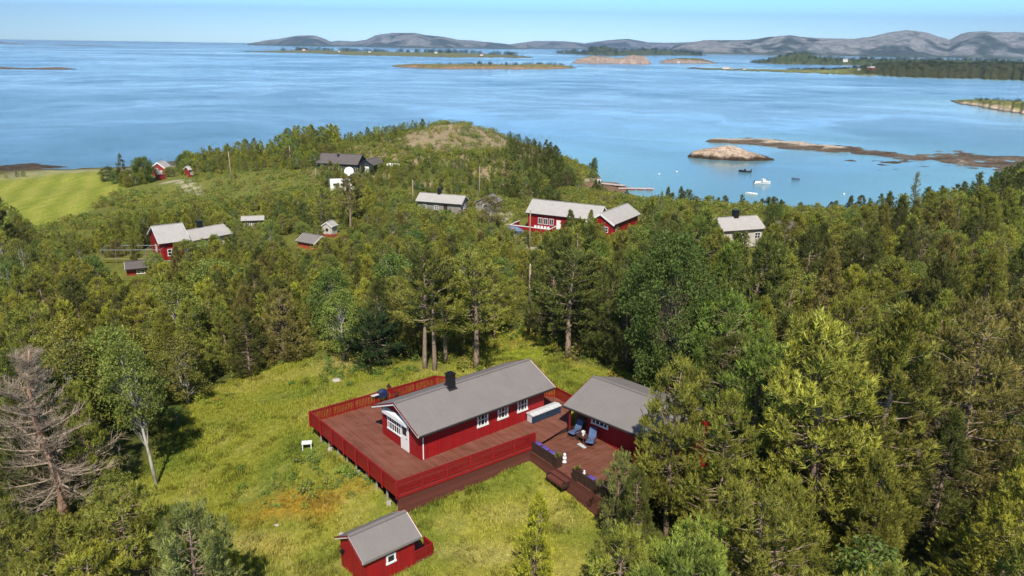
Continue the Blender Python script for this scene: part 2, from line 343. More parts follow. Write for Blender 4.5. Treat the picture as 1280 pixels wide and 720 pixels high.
LAWN = [(120, 640), (205, 560), (225, 500), (300, 470), (330, 455), (430, 440), (500, 450), (545, 468), (610, 440), (620, 420), (660, 408), (690, 420), (705, 450), (800, 470), (850, 520), (850, 600), (760, 600), (735, 690), (760, 800), (560, 1100), (250, 900)]
FIELD = [(-300, 240), (0, 222), (60, 213), (128, 212), (135, 226), (152, 234), (150, 240), (110, 262), (60, 284), (25, 292), (-20, 262), (-300, 300)]
def ground_colour(x, y, z):
    px, py = proj(x, y, z)
    n1 = fbm(x, y, 5., 4, 21)[..., None]; n2 = fbm(x, y, 14., 3, 22)[..., None]; n3 = fbm(x, y, 2.0, 3, 23)[..., None]
    def C(*c): return np.array(c)
    litter = C(.075, .085, .022) * (1 - n1) + C(.13, .14, .03) * n1
    far = sstep(75, 120, y)[..., None]
    scrub = C(.115, .13, .028) * (1 - n1) + C(.22, .215, .05) * n1
    c = litter * (1 - far) + scrub * far; hl = (sstep(180, 195, y) * (x > -45))[..., None] * .7; c = c * (1 - hl) + C(.085, .10, .026) * hl
    wob = (fbm(x, y, 4., 3, 31) - .5) * 3
    lawn = sstep(1.5, -1.0, np.where(in_poly(px, py, LAWN), -1, 1) * poly_dist(x, y, LAWN_W) + wob)[..., None]
    g = C(.24, .25, .034) * (1 - n2) + C(.37, .34, .065) * n2
    g = g * (1 - sstep(.5, .75, n1) * .7) + C(.15, .20, .03) * sstep(.5, .75, n1) * .7
    g = g * (1 - sstep(.52, .72, n3) * .35) + C(.42, .36, .12) * sstep(.52, .72, n3) * .35
    def blob(c0, r, wob_=.5):
        d = np.hypot((x - c0[0]) / r[0], (y - c0[1]) / r[1]) + (fbm(x, y, 1.6, 3, 44) - .5) * wob_ * 2
        return sstep(1.1, .35, d)[..., None]
    for q, r, cc, s_ in (((365, 645, 12.8), (4.2, 2.2), C(.42, .22, .03), .6), ((440, 620, 13.), (2.5, 1.2), C(.36, .23, .035), .5), ((330, 690, 12.6), (3., 1.5), C(.44, .36, .12), .7), ((235, 690, 12.), (3., 2), C(.40, .30, .05), .5), ((432, 446, 13.4), (3.5, 3.), C(.42, .34, .15), .75),
                         ((640, 640, 13.4), (3, 1.2), C(.40, .33, .12), .5), ((600, 690, 13.2), (3.5, 1.3), C(.42, .36, .13), .6), ((700, 640, 13.5), (2, 1.5), C(.4, .34, .12), .5), ((660, 440, 13.5), (4, 4.), C(.27, .31, .03), .7), ((395, 560, 13.6), (2, 3), C(.15, .21, .035), .6)):
        a = blob(P2(*q), r) * s_; g = g * (1 - a) + cc * a
    c = c * (1 - lawn) + g * lawn
    fw = sstep(2, -1, np.where(in_poly(px, py, FIELD), -1, 1) * poly_dist(x, y, FIELD_W) + wob)[..., None]
    st = (.5 + .5 * np.sin((x * .75 + y * .32) * 2 * PI / 5.5 + n2[..., 0] * 4))[..., None]
    fg = C(.22, .26, .03) * st + C(.37, .36, .07) * (1 - st); c = c * (1 - fw) + fg * fw
    # meadow with rough grass between the field and the far cottages, rock on the hill, the paths and the strand
    mead = in_poly(px, py, [(150, 238), (200, 222), (300, 215), (395, 214), (400, 232), (330, 258), (230, 262), (170, 256)])[..., None] * .8
    c = c * (1 - mead) + (C(.24, .24, .06) * (1 - n1) + C(.15, .17, .035) * n1) * mead
    hr = in_poly(px, py, [(436, 184), (470, 178), (508, 180), (508, 200), (440, 202)]) | in_poly(px, py, [(508, 168), (560, 154), (634, 160), (632, 184), (560, 190), (508, 182)]) | in_poly(px, py, [(704, 218), (735, 222), (745, 236), (720, 244), (700, 232)])
    hr2 = sstep(.57, .64, fbm(x, y, 6., 4, 51)) * sstep(180, 200, y) * (px > 420)
    a = np.clip(hr * sstep(.30, .44, fbm(x, y, 4., 4, 53)) + hr2, 0, 1)[..., None]
    c = c * (1 - a) + (C(.40, .31, .20) * n1 + C(.27, .20, .13) * (1 - n1)) * a
    for path, wd, cc in (([(205, 231), (222, 228), (238, 236), (248, 244)], .9, C(.5, .44, .33)), ([(646, 308), (662, 300), (676, 296)], .9, C(.5, .42, .32)), ([(560, 268), (640, 262), (600, 280)], .6, C(.42, .37, .26)), ([(640, 262), (632, 275), (648, 290)], 1., C(.42, .38, .28))):
        wp = [P2(a_, b_, 6.) for a_, b_ in path]; a = sstep(wd + .6, wd - .3, poly_dist(x, y, wp, False) + wob * .15)[..., None]; c = c * (1 - a) + cc * a
    yd = np.zeros(x.shape)
    for q, r in (((427, 214, 9.), 9.), ((300, 300, 6.), 4.), ((740, 275, 4.), 10.)): yd = np.maximum(yd, sstep(r + 2, r - 2, np.hypot(x - P2(*q)[0], y - P2(*q)[1]) + wob))
    yd = yd[..., None] * .6; c = c * (1 - yd) + C(.34, .29, .2) * yd
    sh = sstep(1.3, .5, z + (n1[..., 0] - .5))[..., None]; c = c * (1 - sh) + (C(.17, .12, .08) * n3 + C(.07, .05, .03) * (1 - n3)) * sh
    bs = (sstep(1.0, 1.4, z) * sstep(2.2, 1.5, z) * (y > 150))[..., None] * .5; c = c * (1 - bs) + C(.4, .34, .27) * bs
    return c
def px_world(poly, zf=None):
    out = []
    for a, b in poly:
        z = 12. if b > 400 else 5.
        for _ in range(4): p = at(a, b, z); z = float(np.clip(gz(p[0], p[1]), 0, 20))
        out.append((p[0], p[1]))
    return out
LAWN_W = px_world([q for q in LAWN]); FIELD_W = px_world(FIELD)
def pt(px, py):
    """the ground point under a pixel of the photograph"""
    z = 12. if py > 400 else 6.
    for _ in range(8): p = at(px, py, z); z = .5 * z + .5 * float(np.clip(gz(p[0], p[1]), 0, 25))
    return Vector((p[0], p[1], gz(p[0], p[1])))
gm = NT('meadow_and_forest_floor')
_o = gm.coord(); _n = gm.noise(_o, 1.8, 8, .75); _n2 = gm.noise(_o, 9., 5, .7)
_c = gm.mix(gm.ramp(_n, [(.35, 0.), (.65, 1.)]), gm.mix(1., gm.attr('tint'), (.62, .66, .6), 'MULTIPLY'), gm.mix(1., gm.attr('tint'), (1.3, 1.25, 1.2), 'MULTIPLY'))
_c = gm.mix(gm.ramp(_n2, [(.4, .0), (.7, .5)]), _c, gm.mix(1., _c, (.55, .6, .5), 'MULTIPLY'))
gm.color(_c).set(.9, .1); gm.bump(_n2, .9, .12)
link('ground', grid_mesh('ground', GX, GY, GZ, gm.m, ground_colour(GX, GY, GZ)), kind='structure')

# ------------------------------------------------------------------ far land
def rockmat(name, tex=1., grow=.5):
    t = NT(name); o_ = t.coord(); n = t.noise(o_, .02 * tex, 8, .7); n2 = t.noise(o_, .1 * tex, 6, .7)
    c = t.mix(t.ramp(n, [(.4, 0.), (.6, 1.)]), t.mix(1., t.attr('tint'), (.6, .62, .6), 'MULTIPLY'), t.mix(1., t.attr('tint'), (1.35, 1.3, 1.25), 'MULTIPLY'))
    t.color(c).set(.9, .1); t.bump(n2, .45, 1.2 / tex); return t.m
MROCK = rockmat('bare_rock_and_heath', 1.); MISL = rockmat('island_ground', 6.); MREEF = rockmat('wet_skerry_rock', 45.)
def landstrip(name, pts, depth, tintf, nx=160, ny=40, mat=None, rough=.25, ns=1., seed=1, back=1., prof=.45, front=0.0, kind='structure', center=False):
    """pts: (px, distance of the waterline, crest height). A real ridge of that height and depth."""
    pts = sorted(pts); t = np.linspace(pts[0][0], pts[-1][0], nx)
    dist = np.interp(t, [p[0] for p in pts], [p[1] for p in pts]); cr = np.interp(t, [p[0] for p in pts], [p[2] for p in pts])
    v = np.linspace(0, 1, ny)
    T, Vv = np.meshgrid(t, v)
    dep = depth * np.clip(cr / max(cr.max(), .01), .12, 1) ** .6
    wob = (fbm(t * 3., t * 0, 12., 4, seed) - .5) * depth * .25 * (1 - front)
    D = (dist + wob)[None, :] + Vv * dep[None, :]
    H0 = PITCH
    row = horizon(t) + CZ * FPX / dist; tn = np.array([(lambda p: p[0] / p[1])(at(a_, b_, 0)) for a_, b_ in zip(t, row)])[None, :]
    X = D * tn; Y = D + 0 * X
    if center: D = (dist[None, :] - prof * dep[None, :]) + Vv * dep[None, :]
    if center: X = D * tn; Y = D + 0 * X
    pr = np.where(Vv < prof, np.sin(Vv / prof * PI / 2), np.cos((Vv - prof) / (1 - prof) * PI / 2)) ** .8
    n = fbm(X, Y, 110 * ns, 6, seed); rid = 1 - np.abs(2 * fbm(X, Y, 160 * ns, 5, seed + 3) - 1) * 1.6
    pk = 1 - pr ** 6; Z = cr[None, :] * pr * (1 - rough * (1 - pr) * 1.6 + rough * (n - .5) * 1.4 * pk + rough * (rid - .6) * .8 * pk) - .4
    Z[0] = -3; Z[-1] = -3; Z[:, 0] = -3; Z[:, -1] = -3
    me = grid_mesh(name, X, Y, Z, mat or MISL, tintf(X, Y, Z, pr))
    o = link(name, me, kind=kind); return o, (X, Y, Z)
def seg(px, base): return CZ * FPX * (1 / cos(PITCH) ** 2) / max(base - horizon(px), .8) * cos(PITCH) ** 2 if False else at(px, base, 0)[1]
def crest(px, y, d): # height that a thing at distance d needs to reach image row y
    r = (px - 640) * RT - (y - 360) * UP + FPX * FW
    return CZ + r[2] / r[1] * d
def mount_tint(X, Y, Z, pr):
    n = fbm(X, Y, 300., 5, 9)[..., None]; n2 = fbm(X, Y, 90., 4, 12)[..., None]
    rock = np.array([.25, .25, .25]); heath = np.array([.05, .065, .055]); a = sstep(.42, .58, n * .6 + n2 * .4 + (pr[..., None] - .5) * .12)
    c = heath * (1 - a) + rock * a; lo = sstep(25, 8, Z)[..., None] * .7; return c * (1 - lo) + np.array([.06, .08, .03]) * lo
def moun(name, prof, D, depth, seed, nx=260):
    pts = [(px, D, max(2., crest(px, y, D))) for px, y in prof]
    return landstrip(name, pts, depth, mount_tint, nx, 70, MROCK, .5, 3., seed, prof=.6, center=True)
moun('far_mountains', [(628, 57), (640, 55), (670, 51), (705, 51.5), (730, 54), (760, 50), (785, 48.5), (810, 53), (840, 53.5), (900, 51), (930, 50), (960, 47), (1000, 50)], 13500, 2600, 4)
moun('mountains', [(838, 59), (850, 55), (880, 50), (900, 50), (935, 50.5), (960, 46), (985, 44), (1005, 46.5), (1020, 47.5), (1040, 48), (1065, 48.5), (1085, 46), (1105, 41), (1127, 37.5), (1140, 38.5), (1155, 41), (1170, 46), (1184, 49.5), (1196, 42.5), (1205, 40), (1225, 39), (1240, 40.5), (1260, 40), (1282, 41), (1400, 46)], 7200, 2300, 6)
moun('coast_mountains', [(308, 54), (316, 53.4), (334, 50), (350, 48.5), (369, 44.8), (393, 44), (403, 47), (414, 52.2), (425, 50.7), (443, 52.0), (459, 49.5), (470, 44), (491, 41), (518, 41), (531, 43.5), (555, 46), (573, 49.5), (590, 50.5), (605, 52), (637, 55.2), (660, 57)], 10500, 2400, 8)

def isl_tint(rock=(.36, .25, .18), green=(.13, .14, .04), t0=.35, sd=3):
    def f(X, Y, Z, pr):
        n = fbm(X, Y, 30., 5, sd)[..., None]; a = sstep(t0 - .12, t0 + .12, pr[..., None] * .6 + n * .6 - .1)
        c = np.array(rock) * (1 - a) * (.75 + .5 * n) + np.array(green) * a * (.7 + .6 * n)
        wet = sstep(1.0, .1, Z)[..., None]; return c * (1 - wet) + np.array([.05, .035, .025]) * wet
    return f
GREENF = (.10, .13, .03)
ISL = {}
def isl(key, pts, depth, tint, **k):
    ISL[key] = landstrip(k.pop('name', 'island'), [(a, seg(a, b), c) for a, b, c in pts], depth, tint, **k)[1]; return ISL[key]
isl('scrub', [(488, 83, .1), (496, 84, 3), (520, 85.5, 6), (560, 86.5, 6.5), (600, 86.3, 7), (640, 86.5, 6), (680, 86.5, 7.5), (705, 86, 5), (722, 85, .2)], 240, isl_tint((.42, .25, .15), (.20, .17, .06), .45), rough=.2)
isl('low_land', [(300, 64.5, .1), (330, 65.3, 3), (380, 66.3, 8), (440, 69, 9), (500, 70.5, 9), (566, 71.8, 10), (600, 72, 8), (640, 72, 5), (668, 72.5, .3)], 1100, isl_tint((.4, .3, .2), (.17, .17, .06), .2), name='low_coast', rough=.2)
isl('rocky', [(714, 79, .2), (722, 79, 10), (740, 79.4, 19), (755, 79.5, 17), (775, 79.6, 13), (790, 79.8, 22), (806, 80, 19), (815, 80, .2)], 260, isl_tint((.38, .29, .24), (.10, .11, .04), .85), rough=.3)
isl('rocky_flat', [(822, 78.8, .2), (832, 79, 9), (850, 79.2, 14), (875, 79.2, 13), (890, 79.3, 5), (898, 79.2, .2)], 250, isl_tint((.36, .28, .23), (.10, .11, .04), .7, 9), rough=.3)
isl('dark_hills', [(690, 66.5, .2), (715, 67.5, 18), (728, 68.3, 12), (745, 69, 42), (758, 69.3, 44), (775, 69.5, 24), (800, 69, 30), (835, 69, 28), (870, 69.5, 10), (884, 69.5, .3)], 600, isl_tint((.14, .13, .08), (.07, .09, .035), .2), rough=.2)
isl('headland', [(850, 86, .1), (880, 87, 1.2), (940, 89, 2.2), (1000, 91, 3.5), (1040, 92.6, 5), (1085, 94.3, 11), (1110, 95.5, 18), (1150, 97, 22), (1200, 98, 20), (1240, 99.3, 22), (1290, 100.5, 21), (1420, 103, 20)], 620, lambda X, Y, Z, pr: isl_tint((.33, .25, .18), (.19, .20, .06), .08, 6)(X, Y, Z, pr) * (1 - .72 * (sstep(.8, 2., Z) * sstep(1040, 1090, proj(X, Y, Z)[0])))[..., None], name='headland', rough=.15, nx=240)
isl('knoll', [(935, 78, .2), (955, 79.5, 8), (975, 80, 22), (1005, 80.5, 33), (1020, 81, 20), (1060, 81.5, 16), (1120, 82.5, 18), (1300, 86, 18)], 700, isl_tint((.26, .2, .14), (.07, .09, .03), .2, 7), rough=.2)
isl('right_islet', [(1187, 126.5, .1), (1200, 130, 2.5), (1225, 134, 4.5), (1250, 138.5, 6), (1285, 143.5, 7), (1400, 158, 7)], 95, isl_tint((.46, .36, .27), (.16, .16, .05), .62, 8), rough=.25, ns=.4)
isl('left_skerry', [(-40, 86.5, 1.5), (0, 86.5, 2.2), (30, 87, 1.2), (75, 87.3, 2.4), (100, 87, .1)], 90, isl_tint((.22, .15, .1), (.16, .12, .06), .6, 5), name='skerry', rough=.3)
isl('left_far', [(-60, 53, 9), (0, 54.5, 9), (20, 55.3, 6), (42, 56, .2)], 500, isl_tint((.3, .22, .17), (.12, .12, .06), .5, 5), name='skerry', rough=.3)
isl('left_far2', [(55, 56.6, .2), (75, 57, 3), (120, 57.5, 4), (165, 58, .2)], 300, isl_tint((.25, .2, .17), (.12, .12, .06), .7, 5), name='skerry', rough=.3)

# rock islet and reefs of the bay
def near_rock(name, x0, x1, y0, y1, hf, step, tint, mat=MREEF):
    X, Y = np.meshgrid(np.arange(x0, x1, step), np.arange(y0, y1, step)); Z = hf(X, Y); return link(name, grid_mesh(name, X, Y, Z, mat, tint(X, Y, Z)), kind='structure')
c0 = at(917, 200, 0)
def islet_h(X, Y):
    u = (X - c0[0]) / 16.5; v = (Y - c0[1] - 6.5 + (X - c0[0]) * .12) / 8.5; k = fbm(X, Y, 4., 5, 61)
    r = np.hypot(u, v) + (k - .5) * .28
    hump = np.clip(1 - r, -1, 1); skew = np.where(X < c0[0], 1., np.interp(X - c0[0], [0, 15], [1, .5]))
    crack = np.abs(np.sin((u * 2.4 + v * 2.1 + k * 1.6) * PI)); 
    return np.where(hump > 0, np.sqrt(np.abs(hump)) * 5.0 * skew * (1 - .22 * np.exp(-(crack / .13) ** 2)) , hump * 6)
def islet_t(X, Y, Z):
    n = fbm(X, Y, 2.5, 5, 65)[..., None]; c = np.array([.30, .215, .155]) * (1 - n) + np.array([.50, .39, .30]) * n
    d = sstep(1.9, 1.0, Z + (n[..., 0] - .5) * 1.8)[..., None]; u = (X - c0[0]) / 16.5; v = (Y - c0[1] - 6.5 + (X - c0[0]) * .12) / 8.5; ck = np.abs(np.sin((u * 2.4 + v * 2.1 + fbm(X, Y, 4., 5, 61) * 1.6) * PI)); c = c * (1 - .6 * np.exp(-(ck / .16) ** 2))[..., None]; pale = sstep(.5, .62, fbm(X, Y, 7, 3, 66))[..., None] * .35; c = c * (1 - pale) + np.array([.6, .52, .43]) * pale
    return c * (1 - d) + np.array([.05, .033, .02]) * d
near_rock('rock_islet', c0[0] - 24, c0[0] + 24, c0[1] - 10, c0[1] + 22, islet_h, .4, islet_t)
REEF = [(at(a, b, 0)[0], at(a, b, 0)[1]) for a, b in [(900, 177), (950, 178), (1010, 184), (1065, 189), (1120, 194), (1175, 198), (1230, 204), (1300, 208)]]
def reef_h(X, Y):
    d = poly_dist(X, Y, REEF, False); wd = np.interp(X, [REEF[0][0], REEF[1][0], REEF[3][0], REEF[5][0], REEF[7][0]], [7, 15, 19, 36, 60])
    n = fbm(X, Y, 9., 5, 71); n2 = fbm(X * .45, Y, 3.4, 4, 72)
    broken = np.interp(X, [REEF[2][0], REEF[4][0], REEF[6][0]], [.1, .5, .46])
    z = (1 - d / wd) * 1.9 + (n - .5 - broken) * 2.6 + (n2 - .5) * 1.5
    return np.clip(z, -2.5, 1.9) * np.where(z > 0, .8, 1)
def reef_t(X, Y, Z):
    n = fbm(X * .5, Y, 5, 5, 75)[..., None]; d = poly_dist(X, Y, REEF, False)[..., None]
    c = np.array([.035, .027, .02]) * (1 - n) + np.array([.20, .155, .115]) * n; a = sstep(.95, 1.35, Z + (n[..., 0] - .5) * .8)[..., None]
    return c * (1 - a) + np.array([.46, .38, .31]) * a
near_rock('reef', REEF[0][0] - 14, REEF[-1][0] + 30, REEF[-1][1] - 50, REEF[0][1] + 55, reef_h, 1., reef_t)
# weed patches drying out between the rock islet and the reef, and the strand left of the field
def weed_h(X, Y): return (fbm(X * .4, Y, 3.2, 4, 81) - .66) * 2.2 - .02
def dark_t(X, Y, Z): n = fbm(X, Y, 3, 4, 82)[..., None]; return np.array([.035, .026, .016]) * (1 - n) + np.array([.12, .08, .045]) * n
a_, b_ = at(985, 197, 0), at(1200, 232, 0)
near_rock('weed_flat', a_[0], b_[0] + 30, b_[1] - 2, a_[1], lambda X, Y: weed_h(X, Y) - .5 * (1 - np.clip((X - a_[0]) / 25, 0, 1)) - .35 * np.clip((a_[1] - Y) / 60, 0, 1), .9, dark_t)
a_, b_ = at(-60, 201, 0), at(122, 214, 0)
near_rock('tidal_flat', a_[0], b_[0], b_[1] - 6, a_[1] + 8, lambda X, Y: (fbm(X * .5, Y, 6., 5, 84) - .42) * 1.8 - np.clip((X - b_[0] + 26) / 26, 0, 1) * .8 - np.clip((Y - a_[1] + 12) / 18, 0, 1), .9, lambda X, Y, Z: dark_t(X, Y, Z) * [.9, 1., 1.2] + sstep(.55, .9, Z)[..., None] * np.array([.16, .14, .12]))
a_, b_ = at(724, 232, 0), at(775, 256, 0)
near_rock('boat_strand', a_[0] - 4, b_[0] + 6, b_[1] - 4, a_[1] + 6, lambda X, Y: (fbm(X, Y, 5, 4, 86) - .3) * 1.2 + .5 - np.clip((X - a_[0] - 5) / 12, 0, 3), .7, lambda X, Y, Z: dark_t(X, Y, Z) + np.array([.12, .07, .045]))

# ------------------------------------------------------------------ water
wx = np.concatenate([-np.geomspace(30000, 420, 30), np.arange(-400, 500, 8.), np.geomspace(510, 30000, 30)])
wy = np.concatenate([[-4000, -300], np.arange(-80, 520, 8.), np.geomspace(530, 26000, 60)])
WX, WY = np.meshgrid(wx, wy)
sd = poly_dist(WX, WY, COAST); sd = np.minimum(sd, poly_dist(WX, WY, REEF, False) * .8 + 6); sd = np.where(in_poly(WX, WY, COAST), 0, sd)
for k in ('right_islet', 'headland', 'scrub'):
    X_, Y_, Z_ = ISL[k]; ln = list(zip(X_[0, ::8], Y_[0, ::8])); sd = np.minimum(sd, poly_dist(WX, WY, ln, False) * (.7 if k == 'right_islet' else .5) + 4)
bay = np.exp(-sd / 45.) * sstep(20, 60, WX + 30) 
DW = np.stack([bay, np.exp(-sd / 9.), sstep(220, 700, WY)], -1)
wm = NT('sea_water')
at_ = wm.attr('tint'); sp = wm.node('ShaderNodeSeparateColor'); wm.l.new(at_, sp.inputs[0])
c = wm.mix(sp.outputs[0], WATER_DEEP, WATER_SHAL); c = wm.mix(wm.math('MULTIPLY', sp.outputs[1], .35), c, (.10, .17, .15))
def warp(sc, rot, seed):   # slicks: long soft shapes lying mostly across the sound
    o_ = wm.coord('Object', (sc, sc, 1)); n = wm.node('ShaderNodeTexNoise'); n.inputs['Scale'].default_value = 1.3; n.inputs['Detail'].default_value = 3; wm.l.new(o_, n.inputs[0])
    a = wm.node('ShaderNodeVectorMath', operation='MULTIPLY_ADD'); wm.l.new(n.outputs['Color'], a.inputs[0]); a.inputs[1].default_value = (1.6, 1.6, 0); wm.l.new(o_, a.inputs[2])
    m = wm.node('ShaderNodeMapping'); wm.l.new(a.outputs[0], m.inputs[0]); m.inputs['Scale'].default_value = (.75, 1.1, 1); m.inputs['Rotation'].default_value = (0, 0, rot); m.inputs['Location'].default_value = (seed, seed, 0); return wm.noise(m.outputs[0], 1., 5, .6)
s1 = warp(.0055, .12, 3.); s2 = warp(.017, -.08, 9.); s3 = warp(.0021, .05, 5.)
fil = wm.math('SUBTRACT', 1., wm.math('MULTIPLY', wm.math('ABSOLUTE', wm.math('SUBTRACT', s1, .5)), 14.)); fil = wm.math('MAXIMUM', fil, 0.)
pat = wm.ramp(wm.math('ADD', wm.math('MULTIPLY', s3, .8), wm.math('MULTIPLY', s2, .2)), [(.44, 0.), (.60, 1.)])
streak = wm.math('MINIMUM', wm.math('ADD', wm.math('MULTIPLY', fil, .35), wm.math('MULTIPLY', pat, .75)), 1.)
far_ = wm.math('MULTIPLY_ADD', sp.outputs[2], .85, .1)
c = wm.mix(wm.math('MULTIPLY', streak, far_), c, wm.mix(.5, wm.mix(1., c, (2.2, 1.7, 1.4), 'MULTIPLY'), (.40, .52, .58)))  # pale sky reflection of the calm streaks painted into the base colour
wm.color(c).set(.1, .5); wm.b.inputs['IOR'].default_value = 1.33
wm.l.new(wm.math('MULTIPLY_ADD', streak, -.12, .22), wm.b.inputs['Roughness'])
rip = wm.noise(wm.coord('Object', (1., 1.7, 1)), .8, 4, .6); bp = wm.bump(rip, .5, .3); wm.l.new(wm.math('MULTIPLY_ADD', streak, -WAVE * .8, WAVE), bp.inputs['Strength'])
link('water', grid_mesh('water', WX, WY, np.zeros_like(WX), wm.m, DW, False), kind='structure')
# ------------------------------------------------------------------ buildings
def rot(a): return Matrix.Rotation(a, 4, 'Z')
def loc_of(th_loc, ang, px, py, z):
    p = at(px, py, z); dx, dy = p[0] - th_loc[0], p[1] - th_loc[1]
    return dx * cos(ang) + dy * sin(ang), -dx * sin(ang) + dy * cos(ang)
def window(parent, name, c, face, wd, ht, frame='white', muntin=(1, 1), fr=.09, proud=.05):
    """c: centre on the wall plane, face: '-y', '+y', '-x' or '+x'. Frame with its pane as a child."""
    T = Matrix.Translation(c) @ {'-y': rot(0), '+y': rot(PI), '-x': rot(-PI / 2), '+x': rot(PI / 2)}[face]
    f = MB(); d = proud * 2
    f.box(0, 0, ht / 2 - fr / 2, wd, d, fr, T); f.box(0, 0, -ht / 2 + fr / 2, wd + .06, d + .05, fr, T)
    for s_ in (-1, 1): f.box(s_ * (wd / 2 - fr / 2), 0, 0, fr, d - .01, ht - 2 * fr, T)
    nx, nz = muntin
    for k in range(1, nx + 1): f.box(-wd / 2 + wd * k / (nx + 1), 0, 0, .075 if nx < 4 else .05, d - .02, ht - 2 * fr, T)
    for k in range(1, nz + 1): f.box(0, 0, -ht / 2 + ht * k / (nz + 1), wd - 2 * fr, d - .03, .07, T)
    o = f.build(name, MAT[frame], parent)
    g = MB(); g.box(0, -.005, 0, wd - 2 * fr + .01, .03, ht - 2 * fr + .01, T); g.build('pane', MAT['glass'], o); return o
FOOT = []
def gable(name, label, cat, O, ang, L, W, ze, zr, wall_z0, ins, wall='red', roof='roof', group=None, th=.15, verge='white', verge2=None, gut='gutter', corner=None, edge=.16):
    """origin under the near eave corner; x along the ridge, y across. ins = wall inset (x0, x1, y0, y1)"""
    t = thing(name, label, cat, O, ang, group); m = MB(); FOOT.append((O[0] + cos(ang) * L / 2 - sin(ang) * W / 2, O[1] + sin(ang) * L / 2 + cos(ang) * W / 2, .5 * max(W, L * .75) + .5)); x0, x1, y0, y1 = ins[0], L - ins[1], ins[2], W - ins[3]
    k = (zr - ze) / (W / 2); top = lambda y: ze + k * min(y, W - y) - th - .01
    m.prism([(y0, wall_z0), (y1, wall_z0), (y1, top(y1)), (W / 2, top(W / 2)), (y0, top(y0))], 'x', x0, x1); m.build('wall', MAT[wall], t)
    r = MB(); r.prism([(0, ze - th), (W / 2, zr - th), (W, ze - th), (W, ze), (W / 2, zr), (0, ze)], 'x', .03, L - .03)
    r.bar((.03, W / 2, zr + .012), (L - .03, W / 2, zr + .012), .26, .03)
    ro = r.build('roof', MAT[roof], t)
    for xe, sg in ((0, 1), (L, -1)):
        for q, (mat_, off, hh, dz) in enumerate(((verge, 0., edge, -edge * .55), (verge2, -.03 * sg, .08, .0))):
            if not mat_: continue
            b = MB()
            for ya, yb in ((0, W / 2), (W, W / 2)): b.bar((xe + off, ya, ze + dz), (xe + off, yb, zr + dz), .035, hh)
            b.build('bargeboard' if q == 0 else 'verge_flashing', MAT[mat_], ro)
    if gut:
        for y_ in (-.05, W + .05):
            g = MB(); g.bar((.05, y_, ze - .09), (L - .05, y_, ze - .09), .11, .09); g.build('gutter', MAT[gut], ro)
    if corner:
        for xx in (x0, x1):
            for yy in (y0, y1): c_ = MB(); c_.box(xx, yy, (wall_z0 + top(yy)) / 2, .11, .11, top(yy) - wall_z0 - .03); c_.build('corner_board', MAT[corner], t)
    return t, ro, dict(x0=x0, x1=x1, y0=y0, y1=y1, top=top)

UA = R(40.8); ZD = 15.0
E0 = at(523, 545.6, 17.3); CO = (E0[0], E0[1], ZD)
cab, croof, q = gable('cabin', 'long red wooden cabin with grey felt roof and black chimney on the large deck', 'cabin', CO, UA, 12.45, 5.95, 2.3, 3.6, 0., (.6, .55, .62, .38), verge='white', verge2='trim_red')
for px, py in ((604, 524), (629.3, 514.7), (654, 505.8)):
    lx = loc_of(CO, UA, px, py, ZD + 1.45)[0]; window(cab, 'window', (lx, q['y0'], 1.42), '-y', 1.0, 1.1, muntin=(2, 1), proud=.04, fr=.14)
ly = loc_of(CO, UA, 484, 525, ZD + 1.6)[1]
window(cab, 'window', (q['x0'], 3.92, 1.42), '-x', 1.75, 1.25, muntin=(5, 1), fr=.10)
dy = 2.58
d_ = MB(); d_.box(q['x0'], dy, 1.03, .1, .98, 2.06); dr = d_.build('door', MAT['white'], cab)
g_ = MB(); g_.box(q['x0'] - .045, dy, 1.5, .03, .5, .72); g_.build('pane', MAT['glass'], dr)
g_ = MB(); g_.bar((q['x0'] - .1, dy - .38, 1.0), (q['x0'] - .1, dy - .26, 1.0), .03, .03); g_.build('handle', MAT['black'], dr)
a_ = MB(); a_.prism([(q['x0'] - .06, 2.46), (q['x0'] - .34, 2.36), (q['x0'] - .34, 2.06), (q['x0'] - .30, 2.06), (q['x0'] - .06, 2.36)], 'y', 1.9, 5.0); a_.build('awning', MAT['white'], cab)
# chimney with flashing on the near slope
cx, cy = loc_of(CO, UA, 559.5, 489.5, ZD + 3.0); cy -= .35; zc = 2.3 + 1.3 * cy / 2.975
ch = MB(); ch.box(cx, cy, zc + .38, .52, .52, 1.2); ch.box(cx, cy, zc + 1.0, .62, .62, .07); ch.box(cx, cy, zc + 1.08, .3, .3, .12); cho = ch.build('chimney', MAT['black'], croof)
fl = MB(); fl.bar((cx, cy - .4, zc - .4 * .437 + .02), (cx, cy + .36, zc + .36 * .437 + .02), .74, .03); fl.build('chimney_flashing', MAT['gutter'], croof)
dp = MB(); dp.tube([(q['x0'] + .12, .25, 2.2), (q['x0'] + .12, .54, 2.02), (q['x0'] + .12, .54, .1)], [.04] * 3, 8); dp.build('downpipe', MAT['white'], cab)
lm = MB(); lm.box(q['x0'] - .08, 5.2, 1.85, .12, .12, .2); lm.build('wall_lamp', MAT['white'], cab)

